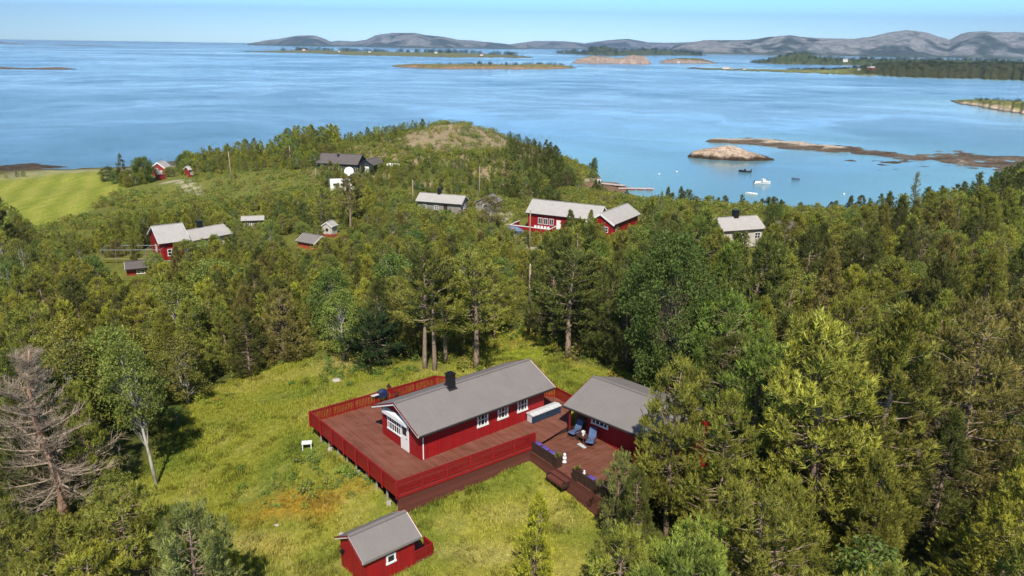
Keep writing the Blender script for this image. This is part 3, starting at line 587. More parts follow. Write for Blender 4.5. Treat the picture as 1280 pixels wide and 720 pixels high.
# annex
AA = R(-42.8); A0 = at(703.5, 506, 16.95); AO = (A0[0], A0[1], 14.6)
ann, aroof, qa = gable('annex_cabin', 'smaller red cabin with low grey roof beside the terrace, half behind a pine', 'cabin', AO, AA, 8.9, 7.0, 2.35, 3.55, -.4, (.35, .5, 1.25, .4), verge='trim_red', verge2=None)
lx = loc_of(AO, AA, 742, 535, 14.6 + 1.5)[0]
window(ann, 'window', (2.5, qa['y0'], 1.5), '-y', 1.5, .9, muntin=(3, 0), fr=.12)
window(ann, 'window', (6.9, qa['y0'], 1.5), '-y', 1.0, .95, muntin=(1, 0), fr=.12)
window(ann, 'window', (qa['x1'], 2.6, 1.5), '+x', 1.5, 1.0, muntin=(2, 1), fr=.12)
d_ = MB(); d_.box(.85, qa['y0'], 1.0, .9, .09, 2.0); dr = d_.build('door', MAT['dark_wood'], ann)
g_ = MB(); g_.bar((1.2, qa['y0'] - .1, 1.0), (1.1, qa['y0'] - .1, 1.0), .03, .03); g_.build('handle', MAT['steel'], dr)
for xx in (.55, 8.3): p_ = MB(); p_.box(xx, .2, 1.05, .11, .11, 2.1); p_.build('eave_post', MAT['trim_red'], ann)
# balcony rail on the annex's far side
bc = MB(); bx0 = qa['x1'] + .02
bc.box(bx0 + .75, 2.6, -.02, 1.5, 2.6, .08)
for yy in np.arange(1.4, 3.9, .2): bc.box(bx0 + 1.45, yy, .45, .03, .09, .9)
bc.box(bx0 + 1.45, 2.6, .93, .1, 2.7, .05); bc.box(bx0 + .75, 1.32, .93, 1.5, .08, .05)
for xx in np.arange(.1, 1.5, .2): bc.box(bx0 + xx, 1.32, .45, .09, .03, .9)
bc.build('balcony', MAT['rail'], ann)

# shed with a small porch
SO = at(453.5, 704.5, 15.05); gs = 13.05
SO = (SO[0], SO[1], gs)
shed, sroof, qs = gable('garden_shed', 'small red shed with grey roof and fenced porch on the lawn below the deck', 'shed', SO, R(41.3), 3.85, 3.1, 2.0, 2.9, -.05, (.22, .3, .3, .22), verge='white', verge2='trim_red', gut=None, edge=.12)
window(shed, 'window', (1.95, qs['y0'], 1.25), '-y', .62, .62, muntin=(0, 0), fr=.11)
d_ = MB(); d_.box(qs['x1'], 1.55, .95, .07, .8, 1.8); d_.build('door', MAT['trim_red'], shed)
lmp = MB(); lmp.box(qs['x0'] - .1, qs['y1'] - .35, 1.3, .2, .16, .2); lmp.build('wall_lamp', MAT['black'], shed)
pf = MB(); pf.box(qs['x1'] + .65, 1.58, .12, 1.3, 2.5, .1); pf.build('porch_floor', MAT['decku'], shed)
def picket(m, a, b, z0, h, gap=.13, w_=.085, T=None, solid=False):
    a = Vector(a); b = Vector(b); L_ = (b - a).length; n_ = max(1, int(L_ / gap)); d = (b - a) / L_
    for k in range(n_ + 1):
        p = a + d * (L_ * k / n_); m.bar((p.x, p.y, z0), (p.x, p.y, z0 + h - .03), .022 if not solid else .02, w_, tuple(d))
    m.bar((a.x, a.y, z0 + h), (b.x, b.y, z0 + h), .1, .045)
    nrm = Vector((-d.y, d.x, 0)) * .03
    for zz in (.12, h - .14): m.bar((a.x + nrm.x, a.y + nrm.y, z0 + zz), (b.x + nrm.x, b.y + nrm.y, z0 + zz), .035, .08)
X1 = qs['x1'] + 1.3
for prs in ((((qs['x1'], .36), (X1, .36)), ((X1, .36), (X1, 1.25))), (((X1, 2.0), (X1, 2.8)), ((X1, 2.8), (qs['x1'], 2.8)))):
    pr = MB()
    for a, b in prs: picket(pr, (*a, 0), (*b, 0), .1, .75, .1, .085)
    pr.build('porch_railing', MAT['rail'], shed)
for i_ in (.1, 3.4, X1 - .1): pb = MB(); pb.box(i_, .4, -.1, .3, .3, .2); pb.build('foundation_block', MAT['stone'], shed)

# ------------------------------------------------------------------ the two decks
DL, DF, DR, DB = [at(*p_, ZD + .95) for p_ in ((387.5, 514.5), (496, 602), (668.5, 541), (543.5, 470))]
A_ = [Vector((p_[0], p_[1], 0)) for p_ in (DL, DF, DR, DB)]
ud = (A_[2] - A_[1]).normalized()
s1_, s2_ = at(669, 549, 14.9), at(709.5, 534.5, 14.9)
e1, e2 = at(714, 494, 15.9), at(694.5, 484, 15.9)
V2 = lambda p_: Vector((p_[0], p_[1], 0))
upper = [A_[0], A_[1], V2(s1_) , V2(s2_), V2(e1) + Vector((.1, -.1, 0)), V2(e2), A_[3] + (A_[2] - A_[1]) * .02]
upper[2] = A_[1] + ud * ((V2(s1_) - A_[1]).dot(ud))
dk = thing('upper_deck', 'large red brown timber deck on posts around the long red cabin', 'deck', (0, 0, 0))
m = MB(); m.prism([(p_.x, p_.y) for p_ in upper], 'z', ZD - .05, ZD); m.build('decking', MAT['decku'], dk)
def rail(parent, pts, z0, h, solid=False, name='railing'):
    m = MB()
    for a, b in zip(pts[:-1], pts[1:]):
        picket(m, (a.x, a.y, 0), (b.x, b.y, 0), z0, h, .11 if solid else .13, .105 if solid else .1, solid=solid)
        L_ = (b - a).length; n_ = max(1, int(L_ / 1.6)); d = (b - a) / L_; nr = Vector((-d.y, d.x, 0)) * .07
        for k in range(n_ + 1):
            p_ = a + d * (L_ * k / n_) + nr; m.box(p_.x, p_.y, z0 + h / 2 - .04, .09, .09, h + .08)
    return m.build(name, MAT['rail'], parent)
rail(dk, [A_[1], A_[0]], ZD - .22, 1.17, True); rail(dk, [A_[0], A_[3]], ZD, .95); rail(dk, [A_[2], A_[1]], ZD, .95); rail(dk, [V2(e2), V2(e1)], ZD, .9); rail(dk, [A_[3], V2(e2)], ZD, .95)
# lining of the front railing and skirt of weathered boards down to the grass
m = MB(); a, b = A_[1], A_[2]; nf = Vector((ud.y, -ud.x, 0)) * .05
m.bar((a.x + nf.x, a.y + nf.y, ZD - .13), (b.x + nf.x, b.y + nf.y, ZD - .13), .04, .2); a, b = A_[1], A_[0]; m.build('rim_board', MAT['red_d'], dk)
def skirt(parent, pts, ztop, mat, name='skirt', off=.0):
    m = MB()
    for a, b in zip(pts[:-1], pts[1:]):
        n_ = max(2, int((b - a).length / .8)); d = (b - a).normalized(); nr = Vector((-d.y, d.x, 0)) * .04
        for k in range(n_):
            p_ = a + (b - a) * (k / n_); r_ = a + (b - a) * ((k + 1) / n_); zb = min(gz(p_.x, p_.y), gz(r_.x, r_.y)) - .25
            vs = [(p_.x, p_.y, zb), (r_.x, r_.y, zb), (r_.x, r_.y, ztop), (p_.x, p_.y, ztop)]; vs += [(x_ + nr.x, y_ + nr.y, z_) for x_, y_, z_ in vs]
            m.add(vs, [(0, 1, 2, 3), (7, 6, 5, 4), (0, 4, 5, 1), (3, 2, 6, 7), (0, 3, 7, 4), (1, 5, 6, 2)])
    return m.build(name, MAT[mat], parent)
skirt(dk, [A_[1] + ud * .03, A_[2] + ud * .3], ZD - .24, 'brown')
skirt(dk, [A_[1] + ud * .55 + (A_[0] - A_[1]).normalized() * .1, A_[0] + ud * .55], ZD - .08, 'pitch', 'under_deck_shade_sheet')  # black sheet added behind the posts, painted as the shade under the deck
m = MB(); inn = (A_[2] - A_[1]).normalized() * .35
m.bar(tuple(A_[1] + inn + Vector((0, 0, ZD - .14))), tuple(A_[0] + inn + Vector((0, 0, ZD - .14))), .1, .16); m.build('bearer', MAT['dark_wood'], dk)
for k in range(9):
    for j in range(4):
        p_ = A_[1] + (A_[0] - A_[1]) * ((k + .3) / 9) + ud * (.3 + j * 2.3)
        if j and k % 2: continue
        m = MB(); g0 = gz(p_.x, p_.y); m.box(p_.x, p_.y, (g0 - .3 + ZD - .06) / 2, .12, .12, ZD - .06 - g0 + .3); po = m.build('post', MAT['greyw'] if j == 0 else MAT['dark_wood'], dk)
for k in (1, 4, 7): # pale pier stones
    p_ = A_[1] + (A_[0] - A_[1]) * (k / 9) + ud * .15; m = MB(); m.box(p_.x, p_.y, gz(p_.x, p_.y) + .02, .3, .3, .3); m.build('footing', MAT['stone'], dk)

ZL = 14.6
l0, l1 = V2(at(652.8, 557.5, ZL)), V2(at(711, 596, ZL)); el = (l1 - l0).normalized(); nl = Vector((-el.y, el.x, 0))
def LP(a, b): return l0 + el * a + nl * b       # a along the front edge, b inwards
Lw = 10.2
ld = thing('lower_terrace', 'square dark red brown terrace one step lower, between the long cabin and the annex', 'deck', (0, 0, 0))
depth = (V2(AO) + Vector((cos(AA), sin(AA), 0)) * 4 + Vector((-sin(AA), cos(AA), 0)) * 1.0 - l0).dot(nl)
poly = [LP(0, 0), LP(Lw, 0), LP(Lw, depth), LP(.2, depth), ]
m = MB(); m.prism([(p_.x, p_.y) for p_ in poly], 'z', ZL - .05, ZL); m.build('decking', MAT['deckl'], ld)
skirt(ld, [LP(-.0, -.02), LP(Lw, -.02)], ZL - .0, 'brown'); skirt(ld, [LP(-.02, 1.8), LP(-.02, 0)], ZL - .0, 'brown')
m = MB(); c1 = V2(s1_) - Vector((ud.x, ud.y, 0)) * .4; c2 = V2(s2_); nn = Vector((-.02, .02, 0)); m.bar((c1.x + .03, c1.y - .03, ZD - .24), (c2.x + .03, c2.y - .03, ZD - .24), .04, .44); m.build('step_riser', MAT['dark_wood'], ld)
sa, sb = (V2(at(690, 585, ZL)) - l0).dot(el), (V2(at(711.5, 598, ZL)) - l0).dot(el)
for k in range(2):
    m = MB(); zt = ZL - .18 * (k + 1); mid = LP((sa + sb) / 2, -.2 - .34 * k); T = Matrix.Translation((mid.x, mid.y, 0)) @ rot(math.atan2(el.y, el.x))
    m.box(0, 0, zt - .025, sb - sa, .38, .05, T); m.box(0, -.14, zt - .13, sb - sa - .04, .03, .16, T); m.build('step', MAT['brown'], ld)
m = MB(); mid = LP((sa + sb) / 2, -.35); T = Matrix.Translation((mid.x, mid.y, 0)) @ rot(math.atan2(el.y, el.x)); m.box(-(sb - sa) / 2 + .04, 0, ZL - .42, .04, .7, .45, T); m.build('stringer', MAT['dark_wood'], ld); m = MB(); m.box((sb - sa) / 2 - .04, 0, ZL - .42, .04, .7, .45, T); m.build('stringer', MAT['dark_wood'], ld)

LANG = math.atan2(el.y, el.x)
def bench(a0, a1, label):
    b_ = thing('bench', label, 'bench', (*LP(a0, .12).xy, ZL), LANG); L_ = a1 - a0
    m = MB(); m.box(L_ / 2, .0, .36, L_, .05, .72)
    for k in range(int(L_ / .14)): m.box(.07 + k * .14, -.035, .36, .11, .02, .70)
    m.box(L_ / 2, 0, .74, L_ + .06, .12, .04); m.build('backrest', MAT['dark_wood'], b_)
    m = MB(); m.box(L_ / 2, .36, .40, L_ - .02, .55, .05); m.box(L_ / 2, .6, .2, L_ - .06, .04, .36); m.build('seat', MAT['wood_dk'], b_); return b_
def pillow(nm, a, b, z, sx, sy, sz, mat, label, cat, ang=0., group=None):
    m = MB(); n_ = 10; import itertools
    base = Matrix.Rotation(ang, 4, 'Z'); vs = []; fs = []
    for s_ in (1, -1):
        for i in range(n_ + 1):
            for j in range(n_ + 1):
                u, v = i / n_ * 2 - 1, j / n_ * 2 - 1; h = ((1 - u ** 4) * (1 - v ** 4)) ** .5
                vs.append((u * sx / 2 * (1 - .06 * (1 - abs(v))), v * sy / 2 * (1 - .06 * (1 - abs(u))), s_ * sz / 2 * h))
    N_ = (n_ + 1) ** 2
    for s_ in (0, 1):
        for i in range(n_):
            for j in range(n_):
                k = s_ * N_ + i * (n_ + 1) + j; fs.append((k, k + 1, k + n_ + 2, k + n_ + 1))
    m.add(vs, fs, base); o = m.build(nm, MAT[mat], None, True); p_ = LP(a, b); o.location = (p_.x, p_.y, z + sz / 2); o.rotation_euler = (0, 0, LANG); return tag(o, label, cat, group)
la = lambda px, py: (V2(at(px, py, ZL + .45)) - l0).dot(el)
bA0, bA1 = .55, 3.3
bench(bA0, bA1, 'long built-in bench of dark boards on the terrace edge left of the steps')
for k, (s_, ang) in enumerate(((.55, .1), (1.35, -.08), (2.1, .06))):
    pillow('cushion', bA0 + s_, .5, ZL + .43, .66, .5, .16, 'cushion', ['violet blue cushion nearest the rail end on the long bench', 'middle violet blue cushion of three on the long bench', 'violet blue cushion nearest the steps on the long bench'][k], 'cushion', ang)
bB0 = (V2(at(716, 599, ZL)) - l0).dot(el) + .45
bench(bB0, bB0 + 2.7, 'shaded built-in bench of dark boards on the terrace edge right of the steps')
pillow('cushion', bB0 + .75, .5, ZL + .43, .62, .5, .16, 'cushion', 'violet blue cushion on the shaded bench right of the steps', 'cushion', .1)
def planter(a, b, label):
    p_ = LP(a, b); t = thing('planter', label, 'planter', (p_.x, p_.y, ZL), LANG)
    m = MB(); m.box(0, 0, .36, .46, .46, .72)
    for s_ in (-1, 1): m.box(s_ * .235, 0, .7, .05, .52, .06); m.box(0, s_ * .235, .7, .42, .05, .06)
    m.build('box', MAT['dark_wood'], t)
    m = MB(); rr = random.Random(int(a * 10))
    for k in range(110):
        th, ph = rr.random() * 2 * PI, rr.random() * 1.3; d = Vector((sin(ph) * cos(th), sin(ph) * sin(th), cos(ph))); c_ = Vector((0, 0, .74)) + d * rr.uniform(.06, .26)
        s_ = d.cross(Vector((rr.random(), rr.random(), .3))).normalized() * .05; m.add([c_ - s_, c_ + d * .12, c_ + s_], [(0, 1, 2)])
    m.build('plant', MAT['plant'], t)
planter(.28, .25, 'dark planter box with olive plant at the rail end of the long bench')
planter(bA1 + .3, .25, 'dark planter box with olive plant left of the terrace steps')
planter(bB0 - .3, .25, 'dark planter box with olive plant right of the terrace steps')
def statue(a, b, z, s, label):
    p_ = LP(a, b); m = MB(); prof = [(.16, 0), (.17, .06), (.11, .12), (.09, .2), (.15, .3), (.16, .38), (.1, .46), (.07, .5), (.1, .56), (.11, .62), (.07, .69), (.01, .71)]
    m.tube([(0, 0, z_ * s) for r_, z_ in prof], [r_ * s for r_, z_ in prof], 12); m.ball((0, -.12 * s, .58 * s), .05 * s); o = m.build('statue', MAT['white'], None, True); o.location = (p_.x, p_.y, z); return tag(o, label, 'statue')
p_ = V2(at(705.5, 577, ZL + .05)) - l0; statue(p_.dot(el), p_.dot(nl), ZL, 1.0, 'white statue standing on the terrace boards by the steps')
statue(bB0 + .2, .42, ZL + .425, .6, 'small white statue on the shaded bench right of the steps')

def lounger(px, py, ang, label):
    p_ = at(px, py, ZL); t = thing('deck_chair', label, 'deck chair', (p_[0], p_[1], ZL), ang, 'blue deck chairs under the annex window'); Tn = None
    m = MB()  # frame: two legs pairs crossing, arms
    for s_ in (-.31, .31):
        m.bar((s_, -.5, .02), (s_, .35, .5), .045, .045); m.bar((s_, .45, .02), (s_, -.35, .42), .045, .045); m.bar((s_, -.3, .58), (s_, .38, .6), .06, .035); m.bar((s_, -.28, .38), (s_, -.28, .57), .04, .04)
    m.bar((-.31, -.5, .04), (.31, -.5, .04), .04, .04); m.bar((-.31, .45, .04), (.31, .45, .04), .04, .04); m.build('frame', MAT['wood_dk'], t)
    m = MB(); m.bar((0, -.5, .40), (0, .2, .34), .56, .09); m.build('seat', MAT['chair_blue'], t, bevel=.03)
    m = MB(); m.bar((0, .2, .36), (0, .62, 1.12), .56, .09, (0, -1, .5)); m.build('backrest', MAT['chair_blue'], t, bevel=.03)
    m = MB(); m.bar((0, .52, .99), (0, .6, 1.13), .42, .13, (0, -1, .5)); m.build('headrest', MAT['chair_blue'], t, bevel=.04); return t
lounger(718.5, 545, LANG + .12, 'blue cushioned deck chair nearest the terrace step, beside the small table')
lounger(738.5, 556, LANG + PI / 2 - 1.0, 'blue cushioned deck chair at the railing end of the annex window, seat toward the terrace')
p_ = at(728.5, 552, ZL); tb = thing('side_table', 'low dark side table between the two blue deck chairs', 'table', (p_[0], p_[1], ZL), LANG)
m = MB(); m.box(0, 0, .46, .75, .6, .05); m.build('tabletop', MAT['wood_dk'], tb)
for a in (-.3, .3):
    for b in (-.24, .24): m = MB(); m.box(a, b, .22, .05, .05, .44); m.build('leg', MAT['wood_dk'], tb)
fv = thing('flower_pot', 'white pot of white flowers on the small dark table', 'flower pot', (p_[0], p_[1], ZL + .487))
m = MB(); m.tube([(0, 0, 0), (0, 0, .16)], [.07, .1], 10); m.build('pot', MAT['white'], fv)
m = MB(); rr = random.Random(3)
for k in range(26): m.ball((rr.gauss(0, .06), rr.gauss(0, .06), .22 + rr.random() * .16), .035, 5, 4)
m.build('flowers', MAT['white'], fv)
p_ = at(727.5, 557.5, ZL); m = MB(); m.box(0, 0, .03, .75, .28, .05); o = m.build('foot_mat', MAT['lid']); o.location = (p_[0], p_[1], ZL); o.rotation_euler = (0, 0, LANG); tag(o, 'narrow pale mat on the boards in front of the side table', 'mat')

# storage boxes against the long wall
for k in range(2):
    lx, ly = loc_of(CO, UA, 657.5, 526, ZD); lx += k * 1.5
    W_ = cab.matrix_world if False else None
    px_ = CO[0] + cos(UA) * (lx + .75) - sin(UA) * (.18); py_ = CO[1] + sin(UA) * (lx + .75) + cos(UA) * (.18)
    t = thing('storage_box', ['blue storage box with pale lid under the cabin wall, end nearest the chimney', 'blue storage box with pale lid under the cabin wall, end nearest the annex'][k], 'storage box', (px_, py_, ZD), UA, 'blue storage boxes')
    m = MB(); m.box(0, 0, .3, 1.46, .68, .6); m.build('body', MAT['blue_box'], t, bevel=.02)
    m = MB(); m.prism([(-.38, .6), (.38, .6), (.38, .68), (.0, .74), (-.38, .66)], 'x', -.74, .74); m.build('lid', MAT['lid'], t)
    if k == 0: m = MB(); m.box(-.735, 0, .3, .02, .5, .5); m.build('end_panel', MAT['lid'], t)
# grill corner behind the cabin
def onz(px, py, z=ZD): p_ = at(px, py, z); return (p_[0], p_[1], ZD)
g = thing('grill', 'navy covered barbecue with a grey side shelf at the back railing', 'barbecue', onz(478, 503, ZD), UA)
m = MB(); m.box(0, 0, .74, .75, .5, .42); m.ball((0, 0, .95), (.38, .26, .22), 12, 6); m.build('cover', MAT['navy'], g)
m = MB(); m.box(-.68, 0, .85, .6, .42, .04); m.build('side_shelf', MAT['lid'], g)
for a in (-.3, .3):
    for b in (-.18, .18): m = MB(); m.box(a, b, .28, .05, .05, .56); m.build('leg', MAT['black'], g)
m = MB(); m.box(.41, -.05, .74, .04, .25, .28); m.build('label_plate', MAT['white'], g)
g = thing('folding_chair', 'dark reclining chair behind the cabin roof by the back railing', 'chair', onz(494, 497, ZD), UA + .6)
m = MB(); m.bar((0, -.3, .42), (0, .25, .40), .5, .05); m.build('seat', MAT['wood_dk'], g)
m = MB(); m.bar((0, .25, .4), (0, .62, 1.05), .5, .05, (0, -1, .5)); m.build('backrest', MAT['wood_dk'], g)
for a in (-.24, .24): m = MB(); m.bar((a, -.3, .4), (a, .2, 0), .04, .04); m.bar((a, .25, .4), (a, -.2, 0), .04, .04); m.build('leg', MAT['wood_dk'], g)
p_ = pt(384, 561); g = thing('lawn_table', 'small white table standing on the grass left of the deck', 'table', (p_.x, p_.y, p_.z), .2)
m = MB(); m.box(0, 0, .5, .72, .5, .06); m.build('tabletop', MAT['white'], g)
for a in (-.3, .3): m = MB(); m.box(a, 0, .23, .06, .42, .5); m.build('leg', MAT['white'], g)
for q_, r_, lb in (((636, 578), .28, 'pale flat boulder in the grass against the deck skirt'), ((346, 657), .14, 'small white stone in the grass left of the red shed'), ((421, 477), .35, 'flat pale stone in the meadow behind the deck'), ((427, 668), .16, 'pale stone beside the shed gable'), ((655, 570), .22, 'pale stone at the terrace corner')):
    p_ = pt(*q_); m = MB(); m.ball((0, 0, r_ * .2), (r_ * 1.3, r_, r_ * .6), 10, 7, None, .25, int(q_[0])); o = m.build('boulder', MAT['stone'], None, True); o.location = p_; tag(o, lb, 'stone')
# ------------------------------------------------------------------ the cottages and sheds farther away
def far_house(name, label, cat, near, far, width, ze, zr, z0, group=None, zg=None, ins=(.4, .4, .45, .45), **k):
    """near, far: pixels of the two ends of the near eave edge, at height ze above z0 ground"""
    g_ = zg; a = at(*near, g_ + ze); b = at(*far, g_ + ze); ang = math.atan2(b[1] - a[1], b[0] - a[0]); L = math.hypot(b[0] - a[0], b[1] - a[1])
    return (*gable(name, label, cat, (a[0], a[1], g_), ang, L, width, ze, zr, z0, ins, group=group, **k), L)
def chim(ro, x, y, z, w_=.7, h_=1.3, mat='black'):
    m = MB(); m.box(x, y, z + h_ / 2 - .3, w_, w_, h_); m.box(x, y, z + h_ - .28, w_ + .12, w_ + .12, .08); m.build('chimney', MAT[mat], ro)
# red cottage with pale tiled roof, terrace
t, ro, q, L = far_house('cottage', 'red cottage with long pale tiled roof and white railed terrace above the bay', 'house', (657, 265.5), (748, 275.5), 7.2, 3.2, 5.6, -.8, zg=4.3, roof='roof_tile', verge='white', edge=.3)
for i, xx in enumerate((3.3, 4.6, 5.9)): window(t, 'window', (xx, q['y0'], 1.6), '-y', 1.0, 1.4, muntin=(1, 0))
d_ = MB(); d_.box(7.6, q['y0'], 1.1, 1.0, .1, 2.1); d_.build('door', MAT['white'], t)
window(t, 'window', (10.5, q['y0'], 1.7), '-y', 1.2, 1.2, muntin=(1, 0)); window(t, 'window', (q['x1'], 3.6, 1.8), '+x', 1.2, 1.3, muntin=(1, 0))
m = MB(); m.box(2.6, -1.6, -.05, 9.2, 3.9, .12); m.build('terrace_floor', MAT['decku'], t)
m = MB()
for a, b in (((-2., 1.2), (-2., -3.5)), ((-2., -3.5), (7.2, -3.5)), ((7.2, -3.5), (7.2, -.1))):
    m.bar((*a, .42), (*b, .42), .05, .84)
m.bar((-2., -3.5, -.9), (7.2, -3.5, -.9), .05, 1.4); m.build('terrace_railing', MAT['red'], t)
m = MB()
for a, b in (((-2., 1.2), (-2., -3.5)), ((-2., -3.5), (7.2, -3.5)), ((7.2, -3.5), (7.2, -.1))): m.bar((*a, .95), (*b, .95), .16, .14)
m.build('handrail', MAT['white'], t)
for xx in (-1.8, 1, 4, 7): m = MB(); m.box(xx, -3.3, -1.2, .15, .15, 2.3); m.build('post', MAT['wood_dk'], t)
m = MB()
for k in range(5): m.box(3.2 + k * .75, -2.1, .42 + .0, .5, .5, .06); m.box(3.2 + k * .75, -1.87, .75, .5, .06, .66)
m.box(4.5, -2.9, .7, 2.4, .7, .06)
for xx in (3.5, 5.5): m.box(xx, -2.9, .35, .08, .5, .7)
m = m.build('terrace_furniture', MAT['white']); m.matrix_world = Matrix.Translation(t.location) @ rot(t.rotation_euler.z); tag(m, 'white garden chairs and table on the terrace of the red cottage', 'garden furniture')
t, ro, q, L = far_house('cottage_wing', 'small red side house with white gable trim and pale roof by the water', 'house', (768, 281), (801, 267.5), 6.6, 3.0, 5.0, -.6, zg=4.2, roof='roof_tile', verge='white', edge=.4)
d_ = MB(); d_.box(q['x0'], 4.6, 1.1, .1, 1.2, 2.2); d_.build('door', MAT['white'], t)
window(t, 'window', (q['x0'], 2.2, 1.6), '-x', 1.3, 1.2); window(t, 'window', (2.4, q['y0'], 1.6), '-y', 1.2, 1.2)
# dark boathouses
t, ro, q, L = far_house('boathouse', 'dark grey boathouse with black roof behind the red cottage', 'boathouse', (684, 246), (706, 248), 4.5, 2.2, 3.7, -.6, zg=2.8, wall='slate', roof='roof_black', verge='black', ins=(.2, .2, .2, .2))
m = MB(); m.box(q['x0'], 2.3, .9, .08, 2., 1.8); m.build('door', MAT['dark_wood'], t)
p_ = at(712, 252, 2); m = MB(); T = None
t = thing('boat_shelter', 'low dark lean-to shelter beside the dark boathouse', 'shelter', (p_[0], p_[1], 1.6), -.25)
m = MB(); m.prism([(-2.2, 1.2), (2.2, .8), (2.2, .9), (-2.2, 1.35)], 'x', -3, 2.2); m.build('roof', MAT['roof_black'], t); m = MB(); m.box(-.4, 0, .5, 5, 3.6, 1.0); m.build('wall', MAT['slate'], t)
# grey cottage on the knoll and its outhouse
t, ro, q, L = far_house('cottage', 'low pale grey cottage with black chimney below the wooded hill', 'house', (519, 251), (577, 255.5), 5.2, 2.5, 4.0, -.6, zg=5.6, wall='greyw', roof='roof_tile', verge='cream', edge=.25)
chim(ro, L * .43, 2.7, 4.0, .75, 1.5)
window(t, 'window', (2., q['y0'], 1.3), '-y', 1.0, .9); window(t, 'window', (5., q['y0'], 1.3), '-y', 1.0, .9); window(t, 'window', (q['x1'], 2.6, 1.5), '+x', 1.1, 1.0)
d_ = MB(); d_.box(7.2, q['y0'], 1., .9, .1, 2.); d_.build('door', MAT['dark_wood'], t)
t, ro, q, L = far_house('outhouse', 'small grey gabled hut right of the low grey cottage', 'hut', (617, 255), (629, 250), 5., 2.0, 3.3, -.6, zg=5.8, wall='greyw', roof='roof', verge='greyw', ins=(.3, .3, .4, .4))
window(t, 'window', (q['x0'], 2.4, 1.3), '-x', .8, .8)
# dark house on the hillside with two gables
t, ro, q, L = far_house('house', 'dark grey house with long dark roof and white window frames on the hillside', 'house', (395, 203.5), (447, 206), 7., 2.7, 4.9, -1., zg=8.9, wall='slate', roof='roof_dark', verge='slate', ins=(.3, .3, .6, .4))
for xx, ww in ((2.2, 2.4), (6.9, 1.6), (8.8, 1.6), (10.8, 1.2)): window(t, 'window', (xx, q['y0'], 1.3), '-y', ww, 1.4, muntin=(1, 0))
d_ = MB(); d_.box(4.7, q['y0'], 1.1, 1.1, .1, 2.1); d_.build('door', MAT['white'], t); chim(ro, L * .45, 2.6, 4.2, .5, .9)
m = MB(); m.box(L / 2, -2.2, -.25, L + 1, 4.6, .3); m.build('terrace_floor', MAT['brown'], t)
m = MB(); m.bar((-.5, -4.5, .1), (L + .5, -4.5, .1), .06, .5); m.build('terrace_railing', MAT['dkred'], t)
window(t, 'window', (q['x1'], 3.5, 1.5), '+x', 2.6, 1.6, muntin=(2, 0))
t, ro, q, L = far_house('annex_house', 'small dark gabled annex right of the dark hillside house', 'annex', (466, 207), (480, 203), 4., 2.5, 3.9, -1., zg=9.2, wall='slate', roof='roof_dark', verge='slate', ins=(.3, .3, .3, .3))
d_ = MB(); d_.box(q['x0'], 1.9, 1.1, .1, 1.2, 2.); d_.build('door', MAT['white'], t)
p_ = pt(491, 208); t = thing('rowing_boat', 'upturned white boat beside the dark annex on the hillside', 'boat', (p_[0], p_[1], gz(p_[0], p_[1])), .1); m = MB(); m.ball((0, 0, .35), (2.2, .8, .55), 12, 6); m.build('hull', MAT['white'], t, True)
# white tank, camper
p_ = pt(437, 226); zz = gz(p_[0], p_[1]); t = thing('satellite_dish', 'large white dish in front of the dark hillside house', 'satellite dish', (p_[0], p_[1], zz))
m = MB(); vs = []; fs = []
for i in range(7):
    for k in range(20): r_ = 1.2 * i / 6; vs.append((r_ * cos(2 * PI * k / 20), .28 * (i / 6) ** 2 * -1, r_ * sin(2 * PI * k / 20)))
for i in range(6):
    for k in range(20): fs.append((i * 20 + k, i * 20 + (k + 1) % 20, (i + 1) * 20 + (k + 1) % 20, (i + 1) * 20 + k))
m.add(vs, fs, Matrix.Translation((0, 0, 2.3)) @ Matrix.Rotation(-.45, 4, 'X')); o = m.build('dish', MAT['white'], t, True); o.modifiers.new('thickness', 'SOLIDIFY').thickness = .05
m = MB(); m.tube([(0, .25, 0), (0, .25, 2.2)], [.09, .07], 8); m.build('mast', MAT['steel'], t)
p_ = pt(427, 240); zz = gz(p_[0], p_[1]); t = thing('camper', 'white camper van among the trees below the dark hillside house', 'camper', (p_[0], p_[1], zz), .25)
m = MB(); m.prism([(-2.6, .5), (1.6, .5), (1.6, 2.9), (2.5, 2.9), (2.5, 3.1), (-2.6, 3.1)], 'y', -1.1, 1.1); m.prism([(1.6, .5), (3., .5), (3., 1.3), (2.4, 1.9), (1.6, 2.85)], 'y', -1.02, 1.02); m.build('body', MAT['white'], t, bevel=.08)
for xx in (-1.6, 2.2):
    for yy in (-1., 1.): m = MB(); m.tube([(xx, yy - .1, .38), (xx, yy + .1, .38)], [.38, .38], 14); m.build('wheel', MAT['black'], t)
for xx in (-1.4, .3): m = MB(); m.box(xx, -1.11, 2.0, 1.0, .03, .55); m.build('window', MAT['glass'], t)
m = MB(); m.add([(3.01, -.8, 1.35), (3.01, .8, 1.35), (2.45, .8, 1.95), (2.45, -.8, 1.95)], [(0, 1, 2, 3)], Matrix.Translation((.02, 0, .01))); m.build('windscreen', MAT['glass'], t)
